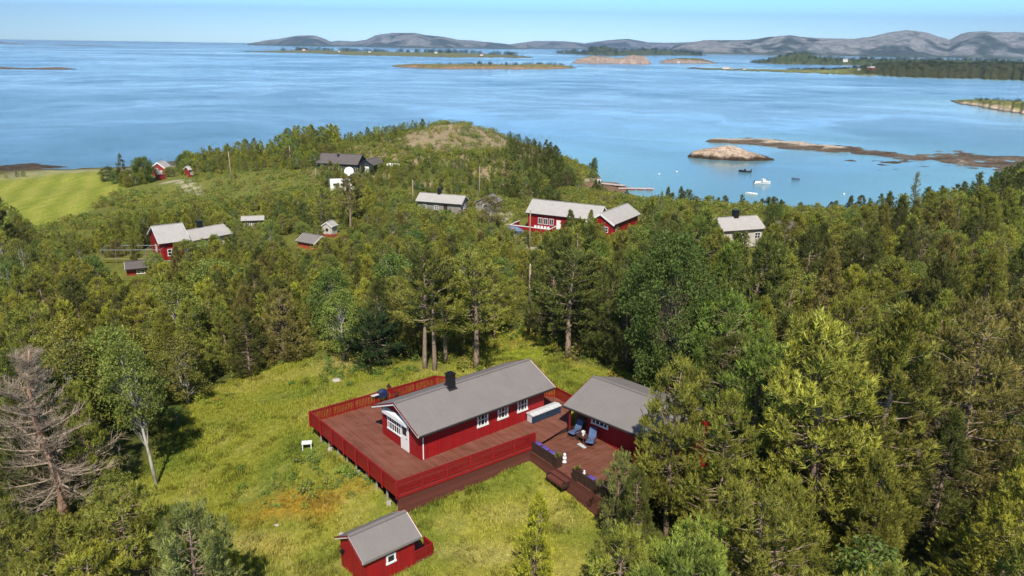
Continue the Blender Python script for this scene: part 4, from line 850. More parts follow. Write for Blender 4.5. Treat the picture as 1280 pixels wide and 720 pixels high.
# red and grey house on the left
t, ro, q, L = far_house('house', 'tall red house with steep pale grey gable roof left of the clearing', 'house', (198, 305.), (238, 300.), 8.6, 4.4, 6.6, -.8, zg=5.2, roof='roof_tile', verge='white', edge=.2)
window(t, 'window', (2., q['y0'], 2.6), '-y', 1.3, 1.2); m = MB(); m.box(2.2, q['y0'] - .03, .6, 3.2, .1, 1.4); m.build('plinth', MAT['concrete'], t); window(t, 'window', (q['x0'], 4., 2.8), '-x', 1.2, 1.2)
t, ro, q, L = far_house('house_wing', 'long low wing with pale roof and black chimney joined to the tall red house', 'house', (239, 301.5), (292, 291.5), 6.6, 3.0, 4.3, -.8, zg=5.2, wall='cream', roof='roof_tile', verge='white', edge=.2)
chim(ro, L * .46, 3.6, 4.1, .8, 1.7); window(t, 'window', (4, q['y0'], 1.7), '-y', 1.4, 1.2); window(t, 'window', (8, q['y0'], 1.7), '-y', 1.4, 1.2)
t, ro, q, L = far_house('garden_shed', 'small red shed with dark felt roof below the glasshouse frame', 'shed', (156, 337), (186, 334), 3.6, 2.2, 3.0, -.6, zg=5.6, wall='dkred', roof='roof_dark', verge='white', edge=.35, ins=(.2, .2, .5, .2))
window(t, 'window', (2.2, q['y0'], 1.5), '-y', 1.2, .7)
m = MB(); m.box(2.2, q['y0'], .6, 1.6, .06, .9); m.build('door', MAT['red'], t)
p_ = at(163, 331, 6.6); zz = gz(*at(163, 331, 6)[:2]); t = thing('glasshouse', 'open white glasshouse frame behind the small red shed', 'glasshouse', (p_[0], p_[1] + 1, zz), .08)
m = MB()
for a in range(5):
    xx = -5 + a * 2.4
    for yy in (0, 3): m.bar((xx, yy, 0), (xx, yy, 2.2), .05, .05)
    m.bar((xx, 0, 2.2), (xx, 3, 2.2), .07, .07)
for yy in (0, 3): m.bar((-5, yy, 2.2), (4.6, yy, 2.2), .09, .09); m.bar((-5, yy, .7), (4.6, yy, .7), .04, .04)
m.build('frame', MAT['steel'], t); m = MB(); m.box(-.2, 1.5, .3, 9, 2.2, .5); m.build('plant_bed', MAT['plant'], t)
for (px, py), lb, ln, an in (((207, 349), 'white covered boat on the ground right of the small red shed', 3.6, .1), ((200, 330), 'white garden pots by the corner of the tall red house', 1.2, 0)):
    p_ = pt(px, py)
    if ln > 3:
        t = thing('boat', lb, 'boat', p_, an); m = MB(); pr_ = [(-1.8, .5), (-1.4, .75), (0, .8), (1.2, .5), (1.9, 0)]
        vs = [(a, b, .8) for a, b in pr_] + [(a, -b, .8) for a, b in pr_[::-1]]; n_ = len(vs); vs2 = [(a * .8, b * .5, .1) for a, b, _ in vs]; m.add(vs + vs2, [tuple(range(n_)), tuple(range(n_, 2 * n_))[::-1]] + [(i, (i + 1) % n_, n_ + (i + 1) % n_, n_ + i) for i in range(n_)]); m.build('hull', MAT['white'], t)
        m = MB(); m.ball((-.1, 0, .8), (1.5, .62, .35), 12, 6); m.build('cover', MAT['lid'], t, True)
t, ro, q, L = far_house('playhouse', 'tiny pale grey roofed cabin at the bushes right of the wing with chimney', 'hut', (301, 276), (330, 275), 3.2, 2.0, 2.6, -.5, zg=6.0, wall='greyw', roof='roof_tile', verge='white', ins=(.2, .2, .3, .2)); window(t, 'window', (1.6, q['y0'], 1.2), '-y', .8, .7)
t, ro, q, L = far_house('summer_cabin', 'grey roofed orange red cabin half hidden in bushes, mid left', 'cabin', (369, 301), (392, 305), 4.4, 2.1, 3.2, -.5, zg=5.4, wall='orange', roof='roof', verge='white', edge=.25, ins=(.3, .3, .3, .3)); window(t, 'window', (q['x1'], 2.2, 1.2), '+x', .9, .8)
m = MB(); m.box(L / 2, -.9, .35, L, .06, .9); m.build('porch_rail', MAT['orange'], t)
t, ro, q, L = far_house('playhouse', 'tiny pale pink hut with one round dark opening between two tall pines', 'playhouse', (415, 284), (423, 281.), 2.6, 2.0, 2.9, -.5, zg=6., wall='cream', roof='roof_tile', verge='white', ins=(.2, .2, .2, .2))
m = MB(); m.tube([(q['x0'] - .04, 1.3, 1.3), (q['x0'] + .02, 1.3, 1.3)], [.32, .32], 14); m.build('window', MAT['glass'], t)
p_ = pt(440, 299); t = thing('fence', 'weathered board fence running right from the orange red cabin', 'fence', (p_.x, p_.y, p_.z), .05); m = MB()
for k in range(40): m.box(-6 + k * .3, 0, .5, .22, .03, 1.0 + .1 * (k % 3))
m.bar((-6, .04, .7), (5.8, .04, .7), .04, .09); m.build('boards', MAT['dkred'], t)
# farm behind the field
t, ro, q, L = far_house('farmhouse', 'small red farmhouse with a white gable between garden trees beyond the meadow', 'house', (206, 210), (214, 207.5), 4.2, 2.8, 4.4, -.6, zg=4.9, wall='dkred', roof='roof_tile', verge='white', edge=.3, ins=(.2, .2, .3, .3))
window(t, 'window', (q['x0'], 2.6, 2.2), '-x', .9, .9); m = MB(); m.box(q['x0'] - .5, 1.6, 1., 1., 1.8, 2.); m.build('porch', MAT['white'], t)
t, ro, q, L = far_house('barn', 'small faded red barn left of the farmhouse, behind the round trees', 'barn', (196, 218), (202, 217.5), 3., 2., 3., -.6, zg=5.4, wall='dkred', roof='roof', verge='dkred', ins=(.2, .2, .2, .2)); m = MB(); m.box(q['x0'] + 1.4, q['y0'], .9, 1.2, .06, 1.8); m.build('door', MAT['trim_red'], t)
t, ro, q, L = far_house('garden_shed', 'bright red hut under the dark tree at the edge of the field', 'shed', (161, 222), (168, 221), 2.8, 1.9, 2.8, -.6, zg=5., wall='red', roof='roof_tile', verge='white', ins=(.2, .2, .2, .2)); m = MB(); m.box(.8, q['y0'], .8, .7, .06, 1.6); m.build('door', MAT['trim_red'], t)
t, ro, q, L = far_house('guest_cabin', 'small pink walled cabin at the wood edge right of the farmhouse', 'cabin', (236, 212.5), (240, 212.), 2.6, 2.3, 3.2, -.6, zg=6.3, wall='dkred', roof='roof_tile', verge='white', ins=(.2, .2, .2, .2)); window(t, 'window', (.9, q['y0'], 1.3), '-y', .8, .8)
# houses half hidden in the right hand wood
t, ro, q, L = far_house('cottage', 'pale roofed cottage with black chimney sunk in the trees below the anchored boats', 'house', (905, 289), (958, 285.5), 7, 3.0, 4.9, -.6, zg=5.4, wall='cream', roof='roof_tile', verge='white', edge=.3)
chim(ro, L * .48, 3.5, 4.9, 1.0, 1.6); window(t, 'window', (4, q['y0'], 1.6), '-y', 1.3, 1.2); window(t, 'window', (8, q['y0'], 1.6), '-y', 1.3, 1.2)
t, ro, q, L = far_house('cottage', 'dark brown roofed cottage sunk in the trees right of the pale roofed one', 'house', (972, 288.5), (1003, 290.), 6, 3.0, 4.4, -.6, zg=5.3, wall='cream', roof='roof_dark', verge='white', edge=.3); window(t, 'window', (2, q['y0'], 1.6), '-y', 1.2, 1.1)

# ------------------------------------------------------------------ pier, boats, poles
p_ = at(750, 229.5, .8); q_ = at(812, 236, .6)
pr = thing('pier', 'bleached timber pier running out from the rocky shore into the bay', 'pier', (p_[0], p_[1], 0), math.atan2(at(790, 234, .6)[1] - p_[1], at(790, 234, .6)[0] - p_[0]))
m = MB(); m.box(3.8, 0, .95, 9., 1.9, .14); m.build('deck', MAT['jetty'], pr)
for k in range(5):
    for s_ in (-.8, .8): m = MB(); m.box(.2 + k * 1.9, s_, .1, .18, .18, 1.7); m.build('pile', MAT['wood_dk'], pr)
m = MB(); m.bar((7.4, 0, .85), (9.8, -.2, .5), .9, .08); m.build('gangway', MAT['steel'], pr)
q_ = at(800, 236, .3); fp = thing('floating_pontoon', 'long pale floating pontoon at the end of the pier', 'pontoon', (q_[0], q_[1], 0), .02)
m = MB(); m.box(-1.2, 0, .42, 11, 1.9, .12); m.build('deck', MAT['jetty'], fp)
for k in range(4): m = MB(); m.box(-5.2 + k * 2.7, 0, .12, 1.8, 1.6, .5); m.build('float', MAT['dkred'], fp)
p_ = at(748.5, 229, 1.2); t = thing('pump_hut', 'narrow white hut at the shore end of the pier', 'hut', (p_[0], p_[1], .7)); m = MB(); m.box(0, 0, 1., 1.2, 1.2, 2.); m.build('wall', MAT['white'], t); m = MB(); m.prism([(-.7, 2), (.7, 2), (0, 2.4)], 'y', -.75, .75); m.build('roof', MAT['roof'], t); m = MB(); m.box(0, -.61, .9, .6, .04, 1.5); m.build('door', MAT['greyw'], t)
def hull(parent, L, W, H, mat, name='hull'):
    N = 9; sec = []
    for i in range(N):
        t = i / (N - 1); x = -L / 2 + L * t; b = W / 2 * (1 - max(0, (t - .45) / .55) ** 2.2) * (.92 + .08 * min(1, t * 4)); s = H * (.85 + .35 * t * t)
        sec.append([(x + .12 * t * L * .3, 0, -.25 * H * (1 - t * .6)), (x, b * .7, .0), (x + .05 * t, b, s), (x + .05 * t, max(b - .09, .0), s), (x, b * .6, .14 * H + .04), (x, 0, .1 * H + .02)])
    m = MB(); vs = []; fs = []; K = 6
    for s_ in (1, -1):
        o = len(vs)
        for se in sec: vs += [(a, s_ * b, c) for a, b, c in se]
        for i in range(N - 1):
            for k in range(K - 1): fs.append((o + i * K + k, o + i * K + k + 1, o + (i + 1) * K + k + 1, o + (i + 1) * K + k))
        fs.append(tuple(o + k for k in range(K)))
    m.add(vs, fs); return m.build(name, MAT[mat], parent)
def boat(px, py, L, W, ang, label, mat='white', kind='open'):
    p_ = at(px, py, 0); t = thing('motorboat' if kind != 'row' else 'rowing_boat', label, 'boat', (p_[0], p_[1], .05), ang); hull(t, L, W, .75 if kind == 'cabin' else .55, mat)
    if kind == 'cabin':
        m = MB(); m.prism([(-L * .05, .6), (L * .36, .75), (L * .2, 1.15), (L * .12, 1.6), (-L * .05, 1.6)], 'y', -W * .36, W * .36); m.build('cabin', MAT['white'], t, bevel=.06); m = MB(); m.prism([(L * .125, 1.2), (L * .19, 1.2), (L * .14, 1.5), (L * .11, 1.5)], 'y', -W * .37, W * .37); m.build('windscreen', MAT['glass'], t)
    elif kind == 'open':
        m = MB(); m.box(0, 0, .62, .7, .6, .7); m.build('console', MAT['black'], t)
    else: m = MB(); m.box(-.2, 0, .38, .25, W * .8, .05); m.box(.9, 0, .38, .25, W * .6, .05); m.build('thwart', MAT['greyw'], t)
    if kind != 'row': m = MB(); m.box(-L / 2 - .12, 0, .75, .35, .35, .6); m.box(-L / 2 - .15, 0, .2, .16, .14, .7); m.build('outboard_motor', MAT['black'], t)
    return t
boat(931, 215, 4.2, 1.7, 2.9, 'dark hulled open motorboat anchored just below the rock islet', 'black')
boat(953, 230, 5.4, 2.2, .12, 'largest white cabin boat anchored in the bay', 'white', 'cabin')
boat(939, 243.5, 3.4, 1.5, 2.75, 'small white rowing boat nearest the trees in the bay', 'white', 'row')
boat(994.5, 224.5, 2.6, 1.3, 2.9, 'tiny pale blue rowing boat farthest right in the bay', 'tub', 'row')
boat(727, 241.5, 4.4, 1.7, .1, 'white rowing boat pulled up on the stony strand beside the pier', 'white', 'row').location.z = .9
for (px, py), lb in (((846, 215), 'white mooring buoy left of the rock islet'), ((1055, 243), 'white mooring buoy far right of the anchored boats'), ((824, 218), 'faint white mooring buoy off the pier')):
    p_ = at(px, py, 0); m = MB(); m.ball((0, 0, .1), .3, 10, 8); o = m.build('buoy', MAT['white'], None, True); o.location = (p_[0], p_[1], .05); tag(o, lb, 'buoy')
def pole(px, py, top_y, label, lean=0., arm=False, z=None):
    b = pt(px, py); d = b.y; r_ = (px - 640) * RT - (top_y - 360) * UP + FPX * FW; zt = CZ + r_[2] / r_[1] * d; h = zt - b.z
    m = MB(); m.tube([(0, 0, -.3), (lean * h * .5, 0, h * .5), (lean * h, 0, h)], [.15, .13, .10], 8)
    t = thing('utility_pole', label, 'utility pole', b, 0, 'wooden utility poles'); m.build('shaft', MAT['pole'], t, True)
    if arm: m = MB(); m.bar((-.1, 0, h - .3), (.9, 0, h - .9), .06, .06); m.build('strut', MAT['pole'], t)
    m = MB(); m.tube([(lean * h, 0, h), (lean * h, 0, h + .18)], [.05, .06], 6); m.build('insulator', MAT['white'], t)
pole(661, 418, 332, 'tall bare wooden pole standing in the clearing behind the long cabin')
pole(662, 312, 262, 'wooden pole in front of the terrace of the red cottage by the bay')
pole(599.5, 250, 209, 'wooden pole beside the small grey hut below the hill', arm=True)
pole(516.5, 258, 226, 'short wooden pole at the left end of the low grey cottage')
pole(290, 227, 190, 'leaning pale pole in the rough meadow at the wood edge', -.035)
pole(363.5, 208, 183, 'wooden pole left of the dark hillside house')
pole(518, 338, 316, 'short pale pole standing in the birch scrub, centre of the wood')
pole(395, 224, 211, 'low wooden pole on the slope below the dark hillside house')
p_ = pt(660, 302)
t = thing('picket_fence', 'short yellow paling fence below the cottage terrace', 'fence', p_, .3); m = MB()
for k in range(9): m.box(-3.6 + k * .8, 0, .5, .12, .12, 1.1)
m.bar((-3.6, 0, .9), (2.8, 0, .9), .06, .1); m.build('palings', MAT['yellow'], t)
p_ = pt(644, 291); t = thing('tarpaulin_pile', 'blue grey tarpaulin heap left of the cottage terrace', 'tarpaulin', p_, 0); m = MB(); m.ball((0, 0, .5), (2.2, 1.4, .9), 12, 7, None, .3, 5); m.ball((2.5, .3, .4), (1.6, 1., .7), 10, 6, None, .3, 6); m.build('sheet', MAT['tub'], t)
# far farms: small houses of the outer coast
FARH = [(380, 63.2, 'white', 'red', 14), (386, 64.2, 'red', 'roof', 10), (424, 65, 'white', 'roof', 9), (545, 66.5, 'white', 'roof', 12), (584, 64.8, 'white', 'roof', 10), (606, 64.8, 'white', 'roof_tile', 13), (619, 65.3, 'white', 'roof_tile', 13), (602, 69.7, 'white', 'red', 12), (462, 65.4, 'white', 'roof', 10),
        (705, 67.5, 'white', 'roof', 14), (905, 84.6, 'white', 'roof_tile', 7), (909, 86, 'white', 'roof_tile', 7.5), (914.5, 85.4, 'white', 'roof', 5), (848, 78.2, 'white', 'roof', 8), (1056, 78.2, 'white', 'roof_tile', 14), (1090, 87, 'dkred', 'roof_tile', 8), (1086, 86, 'orange', 'roof', 7), (1073, 88, 'cream', 'roof', 6), (930, 87, 'white', 'roof', 6)]
FL = ['white house with a red roof at the left end of the outer coast', 'red barn beside the red roofed white house on the outer coast', 'white house on the outer coast, next right from the red roofed pair', 'white farmhouse on the green strip above the long scrub island', 'small white house left of the twin pale houses on the outer coast', 'left one of the twin pale houses on the outer coast',
      'right one of the twin pale houses on the outer coast', 'white shore house with red roof just above the scrub island', 'small white house in the tree belt of the outer coast', 'white house on the islet left of the pink rocks', 'white house, left of three on the grassy spit', 'largest white house, middle of three on the grassy spit', 'smallest white house, right of three on the grassy spit', 'tiny white house at the waterline of the pink rock islet',
      'white farmhouse in front of the wooded headland', 'faded red barn at the foot of the wooded headland', 'orange shed just left of the faded red barn on the headland', 'small cream house left of the orange shed on the headland', 'tiny white shed right of the three white houses on the spit']
from mathutils.bvhtree import BVHTree
def surf_top(x, y):
    z = -1
    for X, Y, Z in ISL.values():
        if X.min() < x < X.max() and Y.min() - 5 < y < Y.max() + 5:
            k = np.argmin((X - x) ** 2 + (Y - y) ** 2); zz = Z.flat[k]
            if (X.flat[k] - x) ** 2 + (Y.flat[k] - y) ** 2 < 60 ** 2: z = max(z, zz)
    return z
def far_pt(px, py):
    """first island ground along the ray of the pixel"""
    r_ = (px - 640) * RT - (py - 360) * UP + FPX * FW
    for d in np.geomspace(500, 5200, 160):
        t_ = d / r_[1]; p = np.array([0, 0, CZ]) + r_ * t_; s = surf_top(p[0], p[1])
        if s > 0 and p[2] <= s + .5: return p[0], p[1], s
        if p[2] < -2: return None
    return None
for (px, py, wl, rf, ww), lb in zip(FARH, FL):
    f = far_pt(px, py)
    if f is None: f = far_pt(px, py + 1.2)
    if f is None: print('NO GROUND', px, py); continue
    t, ro, q = gable('distant_house', lb, 'house', (f[0] - ww / 2, f[1] - 2, f[2] - .3), random.uniform(-.3, .3), ww, ww * .62, ww * .36, ww * .66, -1.5, (.3, .3, .3, .3), wall=wl, roof='dkred' if rf == 'red' else rf, verge=None, gut=None)
    m = MB()
# ------------------------------------------------------------------ trees: prototypes
def unit(v): return v / np.maximum(np.linalg.norm(v, axis=-1, keepdims=True), 1e-6)
def rand_dirs(g, n): return unit(g.normal(size=(n, 3)))
def shoots_mesh(name, pos, dr, size, g, blades=8, wid=.16, lng=.62, spread=.75, mat='needle', tipcol=(1.3, 1.22, .8), kb=None):
    n = len(pos); k = blades; P_ = np.repeat(pos, k, 0); D = np.repeat(dr, k, 0); S = np.repeat(size, k)[:, None]
    t = np.tile(np.linspace(0, 1, k), n)[:, None]
    side = rand_dirs(g, n * k); side = unit(side - (side * D).sum(1, keepdims=True) * D)
    o = P_ + D * S * t * .75; d = unit(D * (.55 + .5 * t) + side * spread * (1.1 - .6 * t)); L = S * lng * (1.05 - .35 * t)
    wv = unit(np.cross(d, rand_dirs(g, n * k))) * S * wid * .5
    a = o - wv; b = o + wv; c = o + d * L
    V = np.stack([a, b, c], 1).reshape(-1, 3)
    base = g.uniform(.78, 1.22, (n, 1)) * (1 if kb is None else kb[:, None]); br = np.repeat(base, k, 0) * g.uniform(.8, 1.2, (n * k, 1))
    tip = np.array(tipcol); col = np.ones((n * k, 3)) * br * (1 + (tip - 1) * t)
    LASTARR[0] = (V, np.repeat(col, 3, 0), 3)
    return None if name is None else np_mesh(name, V, np.arange(len(V)), np.full(len(V) // 3, 3), MAT[mat], np.repeat(col, 3, 0))
def leaves_mesh(name, pos, size, g, up=.5, mat='leaf', bright=None):
    n = len(pos); nrm = unit(rand_dirs(g, n) + np.array([0, 0, up])); a = unit(np.cross(nrm, rand_dirs(g, n))); b = np.cross(nrm, a); s = size[:, None]
    V = np.stack([pos - a * s * .62, pos - b * s * .34, pos + a * s * .62, pos + b * s * .34], 1).reshape(-1, 3)
    br = (bright if bright is not None else np.ones(n))[:, None] * g.uniform(.75, 1.3, (n, 1)); col = np.ones((n, 3)) * br; col[:, 0] *= g.uniform(.85, 1.2, n)
    LASTARR[0] = (V, np.repeat(col, 4, 0), 4)
    return None if name is None else np_mesh(name, V, np.arange(len(V)), np.full(n, 4), MAT[mat], np.repeat(col, 4, 0))
def mb_mesh(m, name, mat):
    me = bpy.data.meshes.new(name); me.from_pydata(m.v, [], m.f); me.materials.append(MAT[mat]); me.polygons.foreach_set('use_smooth', [True] * len(me.polygons)); return me
PROTO = {}; LASTARR = [None]; LOWP = {}
def pine(key, seed, H=10., Rm=2.6, base=.12, nb=52, shoots=30, bark='bark', droop=.0, shape=1.0, size=.5, sparse=0., top=1., upf=.65, wid=.16, trunk_r=None):
    g = np.random.default_rng(seed); m = MB(); ph = g.uniform(0, 6.28); bend = g.uniform(.1, .35)
    def tr(z): t = z / H; return np.array([bend * sin(ph + t * 3.2) * t, bend * cos(ph * 1.3 + t * 2.6) * t, z])
    r0 = trunk_r or .019 * H + .02; zs = np.linspace(-.4, H * .97, 9); m.tube([tr(z) for z in zs], [r0 * (1 - .93 * max(z, 0) / H) + .012 for z in zs], 7)
    pos = []; dr = []
    for i in range(nb):
        f = (i + g.random()) / nb; z = H * (base + (1 - base) * f ** .92); t = (z / H - base) / (1 - base)
        prof = (min(1, (t + .10) / .30) ** .7) * (1 - t) ** (.62 * shape) * (1.02 + .28 * g.normal()) + .05
        L = max(.25, Rm * prof * 1.1); az = i * 2.399 + g.normal() * .5; el = -.12 - droop + 1.0 * t ** 1.5 + g.normal() * .13
        if g.random() < sparse: L *= .35
        o = tr(z); h = np.array([cos(az), sin(az), 0]); s_ = np.array([-sin(az), cos(az), 0]); npts = 5; pts = []
        for k in range(npts):
            q = k / (npts - 1); pts.append(o + h * L * q * cos(el) + np.array([0, 0, L * q * sin(el) + L * .26 * q * q * (1 - droop * 2)]) + s_ * L * .12 * sin(q * 3 + i))
        m.tube(pts, [max(.010, .05 * (L / 3) * (1 - q / npts * .9) + .008) for q in range(npts)], 4, False)
        ns = max(4, int(shoots * (L / Rm) ** 1.25)); pts = np.array(pts)
        q = g.uniform(.28, 1.0, ns) ** .75; idx = np.minimum((q * (npts - 1)).astype(int), npts - 2); fr = q * (npts - 1) - idx
        c = pts[idx] * (1 - fr[:, None]) + pts[idx + 1] * fr[:, None]; wv = g.normal(size=ns) * L * .26 * (1.15 - q)
        c = c + s_ * wv[:, None] + np.array([0, 0, 1]) * (np.abs(wv) * .15 + g.normal(size=ns) * .12)[:, None] + h * (g.normal(size=ns) * .1)[:, None]
        pos.append(c); dr.append(unit(h * .75 + s_ * (wv / L * 1.8)[:, None] + np.array([0, 0, upf + t * .6]) + g.normal(size=(ns, 3)) * .3))
    tp = tr(H * .95); k = 10; pos.append(tp + g.normal(size=(k, 3)) * [.12, .12, .3]); dr.append(unit(np.array([0, 0, 1.]) + g.normal(size=(k, 3)) * .25))
    pos = np.concatenate(pos); dr = np.concatenate(dr)
    PROTO[key] = (mb_mesh(m, 'trunk', bark), shoots_mesh('crown', pos, dr, g.uniform(.75, 1.25, len(pos)) * size, g, wid=wid), H, Rm)
def kpine(key, seed, H=10., Rm=2.5, base=.04, nk=120, per=24, shape=.8, size=.36, bark='bark', low=False, kn=(.34, .34, .52), top=1., wid=.105, blades=14, droop=0., upf=.95, gapf=.15):
    """pine whose crown is built of upright tufted clumps at the branch ends"""
    g = np.random.default_rng(seed); m = MB(); ph = g.uniform(0, 6.28); bend = g.uniform(.1, .4)
    def tr(z): t = z / H; return np.array([bend * sin(ph + t * 3.2) * t, bend * cos(ph * 1.3 + t * 2.6) * t, z])
    r0 = .016 * H + .02; zs = np.linspace(-.4, H * .95, 9)
    if not low: m.tube([tr(z) for z in zs], [r0 * (1 - .93 * max(z, 0) / H) + .012 for z in zs], 7)
    pos = []; dr = []; kb = []; ax = 1 + .22 * g.normal(size=5)
    for i in range(nk):
        t = (i + g.random()) / nk; t = t ** 1.08; z = H * (base + (1 - base) * t * .985); az = i * 2.399 + g.normal() * .5
        prof = (min(1, (t + .12) / .34) ** .6) * (1 - t) ** (.62 * shape) + .03
        lob = 1 + .26 * sin(az * 2 + ax[0] * 9 + z * .5) + .13 * sin(az * 3 + ax[1] * 7 - z * .9)
        rad = Rm * prof * lob * (g.uniform(.78, 1.08) if g.random() < .74 else g.uniform(.3, .75))
        if g.random() < gapf: continue
        o = tr(max(.2, z - .28 * rad)); h = np.array([cos(az), sin(az), 0]); c = tr(z) + h * rad + np.array([0, 0, .10 * rad - droop * rad])
        if not low: mid = (o + c) / 2 - np.array([0, 0, .10 * rad]); m.tube([o, mid, c], [.02 + .010 * rad, .014 + .005 * rad, .007], 4, False)
        k = g.uniform(.7, 1.35) * (1 - .35 * t); n = max(5, int(per * k)); d = g.normal(size=(n, 3)) * .48; tan_ = np.array([-sin(az), cos(az), 0])
        e = h * (d[:, :1] * kn[0] * 1.25) + tan_ * (d[:, 1:2] * kn[1] * 1.35) + np.array([0, 0, 1]) * d[:, 2:3] * kn[2]
        p = c + e * k; bb = g.uniform(.6, 1.38); kb.append(np.full(n, bb)); pos.append(p); dr.append(unit(e * 1.3 + h * .38 * (1 - t) + np.array([0, 0, upf]) * (.7 + .5 * t) + g.normal(size=(n, 3)) * .2))
        if rad > 1.0:   # foliage further in along the branch
            kb.append(np.full(n // 4, bb))
            n2 = n // 4; q = g.uniform(.45, .95, n2)[:, None]; pos.append(o * (1 - q) + c * q + g.normal(size=(n2, 3)) * [.22, .22, .14]); dr.append(unit(h * .5 + np.array([0, 0, .8]) + g.normal(size=(n2, 3)) * .4))
    tp = tr(H * .94); kb.append(np.ones(14)); pos.append(tp + g.normal(size=(14, 3)) * [.12, .12, .32]); dr.append(unit(np.array([0, 0, 1.]) + g.normal(size=(14, 3)) * .25))
    pos = np.concatenate(pos); dr = np.concatenate(dr)
    cm = shoots_mesh(None if low else 'crown', pos, dr, g.uniform(.75, 1.25, len(pos)) * size, g, wid=wid, blades=blades, spread=.62, lng=.66, kb=np.concatenate(kb))
    if low: LOWP.setdefault(key, []).append((LASTARR[0], H))
    else: PROTO[key] = (mb_mesh(m, 'trunk', bark), cm, H, Rm)
def broad(key, seed, H=9., Rm=2.8, base=.25, ncl=60, per=95, lsize=.2, bark='birch', flat=.75, multi=1, lean=0., r=.75, gap=.25, low=False):
    g = np.random.default_rng(seed); m = MB(); P_ = []; B_ = []
    stems = []
    for s_ in range(multi):
        a = g.uniform(0, 6.28); sp = 0 if multi == 1 else g.uniform(.12, .26); top = np.array([cos(a) * sp * H * .8 + lean * H, sin(a) * sp * H * .6, H * (.92 if s_ == 0 else g.uniform(.7, .92))])
        pts = [np.array([cos(a) * .12 * (multi > 1), sin(a) * .12 * (multi > 1), -.3])]
        for q in np.linspace(.15, 1, 7): pts.append(top * q + np.array([sin(q * 5 + a) * .14, cos(q * 4 + a) * .14, 0]) * q)
        m.tube(pts, [max(.012, (.014 * H + .02) / multi ** .5 * (1 - .9 * i / 8)) for i in range(8)], 7); stems.append(pts)
    for i in range(ncl):
        t = (i + g.random()) / ncl; z = H * (base + (1 - base) * t); az = i * 2.399 + g.normal() * .6
        prof = sin(PI * min(1, (t * .86 + .12))) ** .65; rad = Rm * prof * g.uniform(.35, 1.0) ** .6
        st = stems[i % multi]; j = min(len(st) - 2, max(1, int(z / H * 7 * .75))); o = np.array(st[j]); ctr = np.array([st[min(7, max(1, round(z / H * 7)))][0], st[min(7, max(1, round(z / H * 7)))][1], 0])
        c = ctr + np.array([cos(az) * rad, sin(az) * rad, z - r * .3])
        mid = (o + c) / 2 + np.array([0, 0, .12 * rad]); m.tube([o, mid, c], [.016 + .002 * H, .011, .005], 4, False)
        if g.random() < gap * .5: continue
        n = int(per * g.uniform(.6, 1.3)); d = rand_dirs(g, n) * (g.random((n, 1)) ** .45); rr_ = r * g.uniform(.7, 1.25); e = np.array([rr_, rr_, rr_ * flat])
        P_.append(c + d * e + np.array([0, 0, -.12]) * (np.linalg.norm(d[:, :2], axis=1) ** 2)[:, None]); B_.append(np.full(n, g.uniform(.8, 1.2)))
    P_ = np.concatenate(P_)
    if low: leaves_mesh(None, P_, g.uniform(.7, 1.3, len(P_)) * lsize, g, bright=np.concatenate(B_)); LOWP.setdefault(key, []).append((LASTARR[0], H)); return
    PROTO[key] = (mb_mesh(m, 'trunk', bark), leaves_mesh('crown', P_, g.uniform(.7, 1.3, len(P_)) * lsize, g, bright=np.concatenate(B_)), H, Rm)
def bare(key, seed, H=12., Rm=3.2):
    g = np.random.default_rng(seed); m = MB(); tw = MB()
    def tr(z): return Vector((.25 * sin(z * .5), .2 * cos(z * .4), z))
    zs = np.linspace(-.4, H, 12); m.tube([tr(z) for z in zs], [.26 * (1 - .93 * max(z, 0) / H) + .015 for z in zs], 8)
    for i in range(78):
        t = (i + g.random()) / 78; z = H * (.16 + .83 * t); L = Rm * (1 - t) ** .55 * g.uniform(.5, 1.15) + .3; az = i * 2.4 + g.normal() * .5; el = -.2 + .9 * t + g.normal() * .15
        o = tr(z); h = Vector((cos(az), sin(az), 0)); s_ = Vector((-sin(az), cos(az), 0)); pts = [o]; cur = o.copy(); d = (h * cos(el) + Vector((0, 0, sin(el)))).normalized()
        for k in range(6):
            d = (d + Vector((0, 0, .09)) + s_ * g.normal() * .13).normalized(); cur = cur + d * L / 6; pts.append(cur.copy())
        tw.tube(pts, [.055 * (1 - k / 7.5) * (L / Rm) ** .5 + .006 for k in range(7)], 4, False)
        for k in range(2, 7):
            for q in range(5):
                dd = (d * .6 + s_ * g.choice([-1, 1]) * g.uniform(.4, 1.1) + Vector((0, 0, g.uniform(-.2, .7)))).normalized(); l = L * g.uniform(.12, .34) * (1 - t * .3)
                a = pts[k] - (pts[k] - pts[k - 1]) * g.random(); b = a + dd * l; tw.tube([a, a + dd * l * .5 + Vector((0, 0, .03)), b + Vector((0, 0, .08))], [.014, .010, .004], 3, False)
                for w_ in range(4):
                    e = (dd + Vector(tuple(g.normal(size=3) * .6)) + Vector((0, 0, .3))).normalized(); p0 = a + dd * l * g.uniform(.3, 1); tw.tube([p0, p0 + e * g.uniform(.15, .42)], [.007, .003], 3, False)
    PROTO[key] = (mb_mesh(m, 'trunk', 'dead'), mb_mesh(tw, 'branches', 'twig'), H, Rm)
